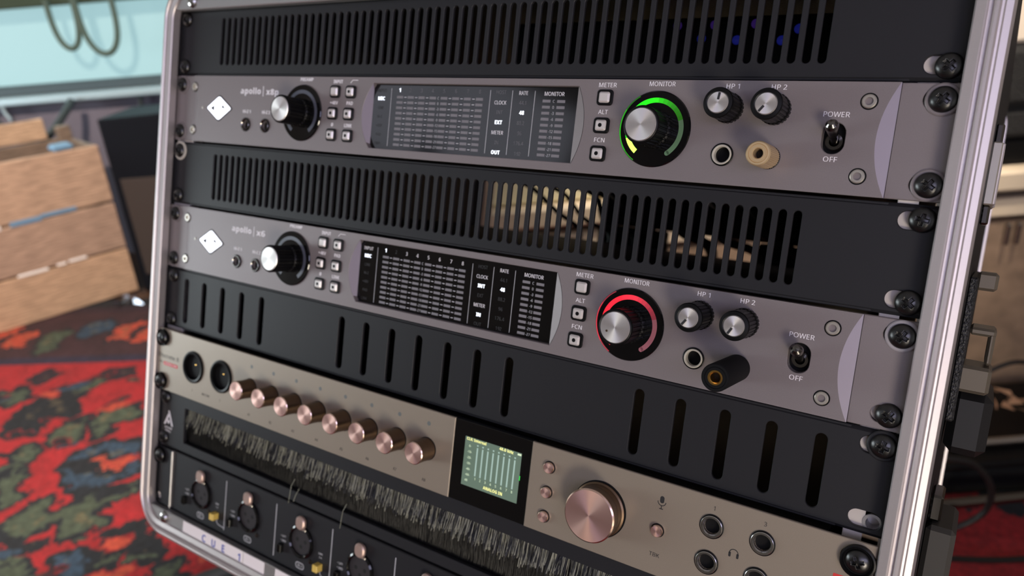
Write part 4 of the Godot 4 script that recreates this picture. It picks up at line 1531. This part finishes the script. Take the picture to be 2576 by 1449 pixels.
func ceiling_spot(label: String, at: Vector3, to: Vector3) -> void:
	var o := thing("ceiling_spotlight", label, "lamp", at, false)
	var aim := (to - at).normalized()
	var head := Basis.looking_at(aim, Vector3.UP)
	var b := MB.new()
	b.xf = Transform3D(head, at - aim * 12.0)
	b.lathe(Vector3.ZERO, [Vector2(0, 90), Vector2(28, 88), Vector2(45, 60), Vector2(48, 0), Vector2(45, 0), Vector2(43, 10), Vector2(26, 80), Vector2(0, 82)], 32)
	part("lamp_shade", reversed_profile(b), M.white_case, o)
	b = MB.new()
	b.xf = Transform3D(head, at - aim * 12.0)
	b.lathe(Vector3.ZERO, [Vector2(0, 40), Vector2(30, 40)], 24)
	part("lamp_bulb", b, M.lamp_glass, o)
	b = MB.new()
	b.tube([at - aim * 100.0, Vector3(at.x, 2500, at.z)], 6, 8)
	part("lamp_arm", b, M.white_case, o)


func build_room() -> void:
	var b := MB.new()
	room_box(b, -3.1, -0.1, -2.35, 2.6, 0.0, 2.7)
	struct_mesh("floor", b, M.floorboard, "dark wooden floor under the rug and furniture", "floor")
	b = MB.new()
	room_box(b, -3.1, 2.5, -2.35, 2.6, 2.6, 2.7)
	struct_mesh("ceiling", b, M.ceiling, "plain pale ceiling above the studio", "ceiling")
	wall_with_openings("wall_far", M.wall_grey, "grey wall below the teal window, behind the crate", true, -3.1, 2.6, -2.35, -2.25, 2.5, [[-2.6, -0.45, 0.62, 1.9]])
	wall_with_openings("wall_near", M.wall_warm, "pale wall with two windows facing the rack", true, -3.1, 2.6, 2.6, 2.7, 2.5, [[-0.75, 1.5, 0.1, 2.05]])
	wall_with_openings("wall_left", M.wall_warm, "pale wall with a wide daylight window on the left", false, -2.25, 2.6, -3.1, -3.0, 2.5, [[-1.3, 0.35, 0.4, 1.15], [0.4, 1.7, 1.68, 2.35]])
	wall_with_openings("wall_right", M.wall_warm, "plain pale wall on the right of the room", false, -2.25, 2.6, 2.5, 2.6, 2.5, [])
	b = MB.new()
	room_box(b, -0.75, 0.75, 2.6, 1.5, 1.2, 2.7)
	struct_mesh("wall_near_spandrel", b, M.wall_warm, "pale wall panel between the two windows facing the rack", "wall")
	for q in [[-0.75, 0.02], [0.62, 1.5]]:
		b = MB.new()
		room_box(b, q[0], 0.1, 2.6, q[1], 0.75, 2.7)
		struct_mesh("wall_near_pier", b, M.wall_warm, "pale wall beside the low window, %s" % ("towards the crate" if q[0] < 0 else "towards the cabinet"), "wall")
	window("window_1", "wide teal frosted window above the grey wall, left of the rack", true, -2.6, -0.45, 0.62, 1.9, -2.25, M.pane_teal, M.frame_dark, 0, 1.0)
	b = MB.new()
	room_box(b, -2.7, 0.595, -2.25, -0.35, 0.622, -2.19, 5)
	struct_mesh("trim_1", b, M.frame_pale, "pale blue metal sill along the bottom of the teal window", "window sill")
	window("window_2", "wide daylight window in the left wall", false, -1.3, 0.35, 0.4, 1.15, -3.0, M.pane_white, M.frame_pale, 1, 1.0)
	window("window_5", "high wide window in the left wall with one thick dark mullion", false, 0.4, 1.7, 1.68, 2.35, -3.0, M.pane_high, M.frame_dark, 0, 1.0)
	b = MB.new()
	room_box(b, -3.06, 1.68, 0.87, -2.99, 2.35, 0.98, 4)
	struct_mesh("trim_2", b, M.frame_dark, "thick dark mullion in the middle of the high window in the left wall", "window frame")
	window("window_3", "small low window in the wall facing the rack", true, 0.02, 0.62, 0.1, 0.75, 2.6, M.pane_key, M.frame_pale, 0, -1.0)
	window("window_4", "wide bluish window above the low one in the wall facing the rack", true, -0.75, 1.5, 1.2, 2.05, 2.6, M.pane_blue, M.frame_pale, 2, -1.0)
	# roller blind over the upper part of the teal window, its loops of cord hanging down
	var o := thing("roller_blind", "dark olive roller blind pulled halfway down the teal window", "window blind", room_point(-1.5, 0.93, -2.2), false)
	b = MB.new()
	room_box(b, -2.55, 0.93, -2.215, -0.5, 1.86, -2.21)
	part("blind_cloth", b, M.blind, o)
	b = MB.new()
	room_box(b, -2.55, 0.91, -2.22, -0.5, 0.935, -2.203, 5)
	part("bottom_bar", b, M.blind, o)
	for q in [[-1.225, 0.045, 0.16, 0.0], [-1.11, 0.062, 0.185, 1.0]]:
		o = thing("cable_loop", "narrow grey cable loop hanging before the teal window" if q[3] < 0.5 else "wider grey cable loop hanging before the teal window, nearer the rack", "cable", room_point(q[0], 0.7, -2.19), false, "cable loops at the teal window")
		var p := []
		for i in 25:
			var a := PI * i / 24.0
			p.append(room_point(q[0] - q[1] * cos(a), 0.93 - q[2] * pow(sin(a), 0.6), -2.185 + 0.006 * q[3]))
		b = MB.new()
		b.tube(p, 10.0, 8)
		part("loop", b, M.cord, o)
	# cables below the sill
	for q in [["thick grey cable hanging from the sill down to the wooden crate", 13.0, M.cable_grey, [[-1.272, 0.60, -2.17], [-1.285, 0.56, -2.12], [-1.32, 0.50, -2.05], [-1.385, 0.43, -1.98], [-1.40, 0.36, -1.97]]], ["thin dark cable hanging at the far left behind the crate", 7.0, M.cable_grey, [[-1.60, 0.60, -2.2], [-1.575, 0.56, -2.2], [-1.54, 0.51, -2.2], [-1.47, 0.46, -2.2], [-1.40, 0.43, -2.21]]], ["short pale cable end hanging under the sill", 6.0, M.frame_pale, [[-1.535, 0.60, -2.2], [-1.532, 0.575, -2.2], [-1.518, 0.545, -2.2]]], ["faint grey cable hanging against the wall beside the rack", 7.0, M.cable_grey, [[-1.055, 0.60, -2.22], [-1.06, 0.55, -2.22], [-1.078, 0.49, -2.22]]]]:
		var pts := []
		for w in q[3]:
			pts.append(room_point(w[0], w[1], w[2]))
		o = thing("cable", q[0], "cable", pts[-1], false)
		b = MB.new()
		b.tube(smooth(pts), q[1], 10)
		part("cable_run", b, q[2], o)
	ceiling_spot("small white spotlight under the ceiling aimed at the wooden crate", room_point(-1.0, 2.36, 0.2), room_point(-1.4, 0.3, -1.6))
	ceiling_spot("small white spotlight under the ceiling aimed at the cream cabinet", room_point(1.1, 2.36, -0.2), room_point(0.75, 0.55, -1.0))
	# the rug
	var uax := Vector3(0.874, 0, -0.486)
	var vax := Vector3(0.486, 0, 0.874)
	b = MB.new()
	var c00 := (uax * RUG_U0 + vax * RUG_V0) * 1000.0
	var du := uax * RUG_W * 1000.0
	var dv := vax * RUG_H * 1000.0
	var up := Vector3(0, 8, 0)
	b.tri(c00 + up, c00 + du + up, c00 + du + dv + up, Vector3.UP, null, null, Vector2(0, 0), Vector2(1, 0), Vector2(1, 1))
	b.tri(c00 + up, c00 + du + dv + up, c00 + dv + up, Vector3.UP, null, null, Vector2(0, 0), Vector2(1, 1), Vector2(0, 1))
	for s in [[c00, du, -vax], [c00 + dv, du, vax], [c00, dv, -uax], [c00 + du, dv, uax]]:
		b.quad(s[0], s[0] + s[1], s[0] + s[1] + up, s[0] + up, s[2])
	var rug := MeshInstance3D.new()
	rug.name = "patterned_rug"
	rug.mesh = to_mesh(b, Vector3.ZERO)
	rug.material_override = M.rug_wool
	add_child(rug)
	tag(rug, "red wool rug with dark blue and green floral motifs under the rack", "rug")
	crate()
	amplifier()
	right_side()
	behind_rack()


func smooth(p: Array) -> Array:
	var c := Curve3D.new()
	for i in p.size():
		var d: Vector3 = (p[mini(i + 1, p.size() - 1)] - p[maxi(i - 1, 0)]) / 6.0
		c.add_point(p[i], -d, d)
	c.bake_interval = 12.0
	return Array(c.get_baked_points())


func crate() -> void:
	# front face from A along D; the crate's depth runs along -N
	var A := Vector3(-1977.3, 8, -490.7)
	var D := Vector3(0.2218, 0, -0.9751)
	var N := Vector3(0.9751, 0, 0.2218)
	var o := thing("wooden_crate", "weathered wooden crate of wide planks standing on the rug below the teal window", "crate", A + D * 180.0 - N * 150.0, false)
	var x := Transform3D(Basis(D, Vector3.UP, -N), A)     # x along the front, y up, z into the crate
	var L := -420.0
	var rows := [[0.0, 150.0, 0], [156.0, 305.0, 1], [313.0, 492.0, 0]]
	for i in 3:
		var r = rows[i]
		for face in [0, 1]:
			var b := MB.new()
			b.xf = x
			b.box(Vector3((L + 416.0) / 2, (r[0] + r[1]) / 2, 9.0 if face == 0 else 291.0), Vector3(416.0 - L, r[1] - r[0], 18), 3.0)
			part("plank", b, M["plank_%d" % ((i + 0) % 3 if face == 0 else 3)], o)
		for side in [0, 1]:
			var b := MB.new()
			b.xf = x
			b.box(Vector3(405.0 if side else L + 11.0, (r[0] + r[1]) / 2, 150), Vector3(18, r[1] - r[0], 264), 3.0)
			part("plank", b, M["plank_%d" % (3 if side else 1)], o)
	var b := MB.new()
	b.xf = x
	b.box(Vector3((L + 416.0) / 2, 530.0, 291.0), Vector3(700.0, 68, 18), 3.0)
	part("back_board", b, M.plank_0, o)
	b = MB.new()
	b.xf = x
	b.box(Vector3(392.0, 480.0, 262.0), Vector3(40.0, 110.0, 40.0), 3.0)
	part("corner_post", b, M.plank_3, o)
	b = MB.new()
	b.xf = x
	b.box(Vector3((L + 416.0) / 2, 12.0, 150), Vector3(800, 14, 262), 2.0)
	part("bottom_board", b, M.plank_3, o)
	# worn patches of old paint and paper between the boards
	for q in [[40.0, 95.0, 309.0, 16.0, "chip_white"], [120.0, 205.0, 311.0, 15.0, "chip_blue"], [205.0, 305.0, 316.0, 12.0, "chip_blue"], [95.0, 180.0, 153.0, 8.0, "chip_white"], [205.0, 232.0, 156.0, 7.0, "chip_white"], [240.0, 292.0, 158.0, 8.0, "chip_white"]]:
		b = MB.new()
		b.xf = x
		b.box(Vector3((q[0] + q[1]) / 2, q[2], 0.0), Vector3(q[1] - q[0], q[3], 4), 1.0)
		part("paint_patch", b, M[q[4]], o)
	# a folded blue cloth lying on the crate's rim
	o = thing("blue_cloth", "small pale blue cloth lying on the rim of the wooden crate", "cloth", A + D * 330.0 + Vector3(0, 490, 0), false)
	b = MB.new()
	b.xf = x
	b.box(Vector3(320.0, 502.0, 30.0), Vector3(62, 20, 60), 8)
	part("fold", b, M.chip_blue, o)
	o = thing("foil_scrap", "crumpled shiny plastic scrap on the rug at the crate's corner", "scrap", Vector3(-1800, 8, -790), false)
	b = MB.new()
	for i in 9:
		var c := Vector3(-1790 + rng.randf_range(-30, 30), 22 + rng.randf_range(-6, 14), -800 + rng.randf_range(-30, 30))
		var p := []
		for k in 3:
			p.append(c + Vector3(rng.randf_range(-26, 26), rng.randf_range(-14, 18), rng.randf_range(-26, 26)))
		b.tri(p[0], p[1], p[2], (p[1] - p[0]).cross(p[2] - p[0]).normalized())
	part("crumple", b, M.tape_silver, o)


func amplifier() -> void:
	var o := thing("guitar_amplifier", "black amplifier cabinet with dark cloth front standing between the crate and the rack", "amplifier", room_point(-0.9, 0.0, -1.7), false)
	var F := Transform3D(room_basis(), Vector3.ZERO)
	var b := MB.new()
	b.xf = F
	b.slab(PackedVector2Array([Vector2(-1010, 8), Vector2(-460, 8), Vector2(-520, 590), Vector2(-1010, 578)]), -2050, -1790, 8)
	part("cabinet", b, M.amp_black, o)
	b = MB.new()
	b.xf = F
	b.slab(rect(-985, 70, -510, 392), -1792, -1784, 2)
	part("grille_cloth", b, M.amp_cloth, o)
	b = MB.new()
	b.xf = F
	b.box(Vector3(-880, 112, -1781), Vector3(120, 62, 8), 2)
	part("name_plate", b, M.badge, o)


func right_side() -> void:
	# cream cabinet behind the rack, black foam case and white box on it
	var o := thing("cream_cabinet", "cream cabinet with a dark slot below its top, standing behind the rack", "cabinet", room_point(0.9, 0, -1.0), false)
	var b := MB.new()
	room_box(b, 0.12, 0.008, -1.25, 1.75, 0.405, -0.75, 4)
	part("body", b, M.tan, o)
	b = MB.new()
	room_box(b, 0.10, 0.466, -1.27, 1.77, 0.506, -0.735, 6)
	part("worktop", b, M.cream, o)
	b = MB.new()
	room_box(b, 0.12, 0.4051, -1.25, 1.75, 0.4659, -0.78, 2)
	part("slot_back", b, M.black_matt, o)
	b = MB.new()
	room_box(b, 0.12, 0.415, -0.779, 1.75, 0.450, -0.745, 4)
	part("drawer_front", b, M.cream, o)
	for e in [1.145, 1.165]:
		b = MB.new()
		room_box(b, e, 0.36, -0.749, e + 0.008, 0.402, -0.738, 2)
		part("pull_handle", b, M.steel, o)
	o = thing("storage_box", "pale yellow storage box on the cream cabinet, seen through the middle vent's slots", "box", room_point(0.28, 0.507, -0.85), false)
	b = MB.new()
	room_box(b, 0.13, 0.508, -1.05, 0.43, 0.66, -0.76, 5)
	part("box_body", b, M.box_yellow, o)
	b = MB.new()
	room_box(b, 0.125, 0.661, -1.055, 0.435, 0.69, -0.755, 5)
	part("box_lid", b, M.cream, o)
	o = thing("foam_case", "black case with rough foam sides lying on the cream cabinet", "case", room_point(1.5, 0.506, -1.0), false)
	b = MB.new()
	room_box(b, 1.075, 0.5075, -1.2, 1.7, 0.556, -0.77, 6)
	part("base", b, M.black_soft, o)
	b = MB.new()
	room_box(b, 1.075, 0.557, -1.2, 1.7, 0.612, -0.765, 10)
	part("lower_cushion", b, M.foam, o)
	b = MB.new()
	room_box(b, 1.06, 0.613, -1.2, 1.7, 0.722, -0.76, 14)
	part("upper_cushion", b, M.foam, o)
	o = thing("white_box", "cream white box with rounded corners on top of the black foam case", "box", room_point(1.5, 0.723, -1.0), false)
	b = MB.new()
	b.xf = Transform3D(room_basis(), Vector3.ZERO)
	b.slab(rrect(1088, 724, 1700, 1000, 22, 6), -1180, -770, 6)
	part("shell", b, M.white_case, o)
	# things on the floor between the rack and the cabinet
	o = thing("equipment_trunk", "low black trunk on the rug in front of the cream cabinet", "trunk", room_point(1.3, 0.008, -0.6), false)
	b = MB.new()
	room_box(b, 0.93, 0.009, -0.72, 1.6, 0.056, -0.475, 6)
	part("trunk_body", b, M.black_matt, o)
	b = MB.new()
	room_box(b, 0.93, 0.057, -0.72, 1.6, 0.072, -0.475, 5)
	part("trunk_lid", b, M.black_soft, o)
	o = thing("kraft_paper", "crumpled brown paper lying on the low black trunk", "paper", room_point(1.15, 0.072, -0.62), false)
	b = MB.new()
	var base := room_point(1.135, 0.092, -0.6)
	for i in 12:
		var c := base + Vector3(rng.randf_range(-36, 36), rng.randf_range(-8, 18), rng.randf_range(-18, 18))
		var p := []
		for k in 3:
			p.append(c + Vector3(rng.randf_range(-24, 24), rng.randf_range(-14, 16), rng.randf_range(-16, 16)))
		b.tri(p[0], p[1], p[2], (p[1] - p[0]).cross(p[2] - p[0]).normalized())
	part("crumple", b, M.kraft, o)
	o = thing("stand_tube", "silver stand tube lying across in front of the low black trunk", "tube", room_point(1.2, 0.03, -0.52), false)
	b = MB.new()
	b.tube([room_point(0.96, 0.0815, -0.52), room_point(1.55, 0.0815, -0.52)], 8, 14)
	part("tube", b, M.steel, o)
	b = MB.new()
	b.tube([room_point(1.38, 0.0815, -0.52), room_point(1.40, 0.0815, -0.52)], 9.5, 14)
	part("collar", b, M.black_soft, o)
	o = thing("tripod_tube", "dark metal tripod tube slanting down to the red rug", "tube", room_point(1.1, 0.02, -0.42), false)
	b = MB.new()
	b.tube([room_point(0.82, 0.055, -0.40), room_point(1.4, 0.018, -0.46)], 9, 14)
	part("leg_tube", b, M.dark_chrome, o)
	for q in [["black cable looping down behind the case handle to the rug", 5.0, [[0.845, 0.18, -0.36], [0.89, 0.165, -0.36], [0.925, 0.12, -0.36], [0.93, 0.06, -0.37], [0.88, 0.02, -0.38], [0.82, 0.016, -0.38]]], ["thin black cable crossing in front of the low black trunk", 4.0, [[1.03, 0.20, -0.56], [1.08, 0.215, -0.56], [1.15, 0.19, -0.56], [1.2, 0.12, -0.56], [1.24, 0.085, -0.57], [1.30, 0.078, -0.60]]], ["black cable lying curled on the rug beside the dark tripod tube", 5.0, [[0.78, 0.07, -0.28], [0.84, 0.05, -0.29], [0.92, 0.03, -0.30], [1.02, 0.016, -0.31], [1.1, 0.016, -0.29]]]]:
		var pts := []
		for w in q[2]:
			pts.append(room_point(w[0], w[1], w[2]))
		o = thing("cable", q[0], "cable", pts[-1], false)
		b = MB.new()
		b.tube(smooth(pts), q[1], 10)
		part("cable_run", b, M.rubber, o)
	# a loop of thick cable on the rug under the case
	o = thing("cable_coil", "thick dark cable coil on the rug below the bottom frame of the case", "cable", Vector3(-500, 8, -150), false)
	b = MB.new()
	var p := []
	for i in 49:
		var a := TAU * i / 48.0
		p.append(Vector3(-395 + 118 * cos(a), 20, -108 + 100 * sin(a)))
	b.tube(p, 11, 10)
	part("turn", b, M.cable_grey, o)


func behind_rack() -> void:
	# leads and small lamps inside and behind the open back of the case
	for i in 7:
		var x: float = [118.0, 150.0, 176.0, 205.0, 250.0, 292.0, 330.0][i]
		var o := thing("patch_lead", ["black patch lead drooping inside the rack behind the middle vent, leftmost", "black patch lead sagging inside the rack behind the bright slots", "second black patch lead behind the bright slots of the middle vent", "black patch lead crossing behind the middle vent slots below the display", "thick black lead behind the middle vent above the red ring", "black lead behind the middle vent beside the headphone knobs", "rightmost black lead inside the rack behind the middle vent"][i], "cable", Vector3(x, -120, -340), true)
		var pts := [Vector3(x - 30, -84, -302), Vector3(x - 20 + 6 * (i % 3), -92 - 3 * (i % 2), -335), Vector3(x, -112 - 4 * (i % 3), -352), Vector3(x + 34, -128, -344), Vector3(x + 50, -146, -306)]
		var b := MB.new()
		b.tube(smooth(pts), [2.5, 2.2, 3.0, 3.6, 5.0, 4.0, 4.5][i], 8)
		part("lead", b, M.rubber, o)
	var pu := thing("power_unit", "black power unit fixed at the open back of the rack, seen through the middle vent", "power supply", Vector3(275, -160, -385), true)
	var pb := MB.new()
	pb.box(Vector3(275, -99, -372), Vector3(216, 40, 26), 2)
	part("housing", pb, M.chassis, pu)
	for q in [[197.0, 66.0], [354.0, 62.0]]:
		pb = MB.new()
		pb.box(Vector3(q[0], -140, -372), Vector3(q[1], 40, 26), 2)
		part("plug_block", pb, M.black_matt, pu)
	var o := thing("power_strip", "black power strip with tiny blue and purple lamps inside the top of the rack", "power strip", Vector3(300, -12, -120), true)
	var b := MB.new()
	b.box(Vector3(340, -12, -125), Vector3(260, 44, 50), 3)
	part("strip_body", b, M.chassis, o)
	for q in [[370.4, 5.0, "led_purple"], [385.4, -4.2, "led_blue"], [361.0, -3.6, "led_blue"], [347.4, 5.0, "led_purple"], [340.6, -2.5, "led_blue"], [325.4, 5.0, "led_purple"], [393.7, 1.7, "led_blue"]]:
		b = MB.new()
		b.lathe(Vector3(q[0], q[1], -100), [Vector2(2.6, 0), Vector2(2.2, 1.2), Vector2(0, 1.8)], 14)
		part("lamp", b, M[q[2]], o)


func _ready() -> void:
	# camera
	rng.seed = 7
	var cam := Camera3D.new()
	cam.name = "camera"
	cam.fov = 41.99
	cam.near = 0.01
	cam.far = 40.0
	var ph := CameraAttributesPhysical.new()
	ph.frustum_focal_length = 31.27
	ph.frustum_focus_distance = 0.322
	ph.frustum_near = 0.01
	ph.frustum_far = 40.0
	ph.exposure_aperture = 11.0
	cam.attributes = ph
	cam.fov = 41.99
	add_child(cam)
	cam.transform = RK * Transform3D(Basis(Vector3(0.83693035, 0.10759705, -0.5366288), Vector3(-0.15417623, 0.9871276, -0.04252985), Vector3(0.52514502, 0.11832993, 0.84274595)), Vector3(0.49691, -0.10383, 0.32484))
	cam.current = true
	# sky, exposure
	var env := Environment.new()
	env.background_mode = Environment.BG_SKY
	var sky := Sky.new()
	var sm := ProceduralSkyMaterial.new()
	sm.sky_top_color = Color(0.45, 0.58, 0.78)
	sm.sky_horizon_color = Color(0.80, 0.85, 0.90)
	sm.ground_bottom_color = Color(0.25, 0.24, 0.22)
	sm.ground_horizon_color = Color(0.6, 0.6, 0.6)
	sky.sky_material = sm
	env.sky = sky
	env.tonemap_mode = Environment.TONE_MAPPER_LINEAR
	env.tonemap_exposure = 1.0
	env.sdfgi_enabled = true
	env.ssao_enabled = true
	env.ssil_enabled = true
	var we := WorldEnvironment.new()
	we.name = "world_environment"
	we.environment = env
	add_child(we)
	# daylight at the four windows
	area_light("key_window_light", room_point(0.32, 0.43, 2.56), -FN * 1000.0, Vector2(0.56, 0.6), Color(1.0, 0.95, 0.87), 2.7)
	area_light("blue_window_light", room_point(0.38, 1.62, 2.56), -FN * 1000.0, Vector2(2.15, 0.75), Color(0.88, 0.86, 0.97), 2.1)
	area_light("left_window_light", room_point(-2.95, 0.78, -0.48), E1 * 1000.0, Vector2(1.5, 0.65), Color(0.93, 0.97, 1.0), 2.5)
	ceiling_spot_light("ceiling_spot_light", room_point(-1.0, 2.36, 0.2), room_point(-1.4, 0.3, -1.6), Color(1.0, 0.92, 0.84), 11.0, 38.0)
	ceiling_spot_light("ceiling_spot_light_001", room_point(1.1, 2.36, -0.2), room_point(0.75, 0.55, -1.0), Color(1.0, 0.94, 0.86), 7.0, 17.0)
	area_light("high_window_light", room_point(-2.95, 2.02, 1.05), E1 * 1000.0 + Vector3(0, -300, 0), Vector2(1.2, 0.6), Color(0.93, 0.94, 1.0), 0.3)
	area_light("teal_window_light", room_point(-1.5, 0.78, -2.2), FN * 1000.0, Vector2(2.0, 0.28), Color(0.80, 0.96, 0.98), 0.5)
	var sf := SystemFont.new()
	sf.font_names = PackedStringArray(["Droid Sans"])
	font_plain = sf
	var sb := SystemFont.new()
	sb.font_names = PackedStringArray(["Droid Sans"])
	sb.font_weight = 700
	font_bold = sb
	make_materials()
	build_room()
	# the rack
	flight_case()
	rack_stand()
	var fine_slots := []
	for i in 64:
		fine_slots.append(47.6 + 6.045 * i)
	var o := vent_panel("black vent panel with close narrow slots, topmost panel of the rack", -43.8, -0.2, fine_slots, 3.5, -36.9, -6.6)
	for q in [[8.75, -6.4], [8.75, -38.1], [473.85, -6.4], [473.85, -38.1]]:
		rack_screw(o, q[0], q[1], 0.2)
	audio_interface(-66.4, true)
	o = vent_panel("black vent panel with close narrow slots, between the green-ringed and red-ringed interfaces", -132.9, -89.6, fine_slots, 3.5, -127.0, -96.3)
	for q in [[8.75, -95.8], [8.75, -127.0], [473.85, -95.3], [473.85, -127.2]]:
		rack_screw(o, q[0], q[1], 0.2, "washer_cream" if q[0] < 20 and q[1] > -100 else "", 6.6)
	audio_interface(-156.1, false)
	var wide := []
	for x in [24, 44, 64, 84, 104, 177, 197, 217, 237, 257.4, 277.4, 297.6, 370.4, 390.6, 411, 431, 451]:
		wide.append(float(x))
	o = vent_panel("black vent panel with seventeen widely spaced slots, below the red-ringed interface", -222.0, -178.9, wide, 5.0, -217.0, -185.4)
	for q in [[8.75, -184.6], [8.75, -216.3], [473.85, -184.4]]:
		rack_screw(o, q[0], q[1], 0.2, "powder" if q[0] > 400 else "", 6.2)
	champagne_unit()
	brush_panel()
	direct_box()
	paper_label(46.0, 133.0, "white paper strip inked CUE 1 in blue on the case's bottom frame", "CUE 1")
	paper_label(143.5, 250.0, "blank cream paper strip on the bottom frame, right of the inked one", "")
	adapter("knurled brass headphone adapter plugged in beside the green ring", 413.7, -75.7, 3.2, 18.5, 4.95, M.brass, M.brass, M.brass, true)
	adapter("long black headphone adapter with a gold mouth plugged in below the headphone knobs", 413.7, -165.4, 3.2, 33.0, 5.75, M.black_matt, M.black_matt, M.gold_ring, false)
	# small lamps of the gear: the light that the lit emblems, rings and screen throw on their panels
	for q in [[51.2, -65.6, 3.0, Vector2(0.016, 0.01), Color(0.9, 0.93, 1.0), 0.0002], [51.2, -155.3, 3.0, Vector2(0.016, 0.01), Color(0.9, 0.93, 1.0), 0.0002], [297.0, -244.2, 6.6, Vector2(0.035, 0.026), Color(0.6, 0.8, 0.65), 0.0003]]:
		var from: Vector3 = RK * (Vector3(q[0], q[1], q[2]) * K)
		area_light("panel_lamp", from / K, RK.basis.z * 1000.0, q[3], q[4], q[5])
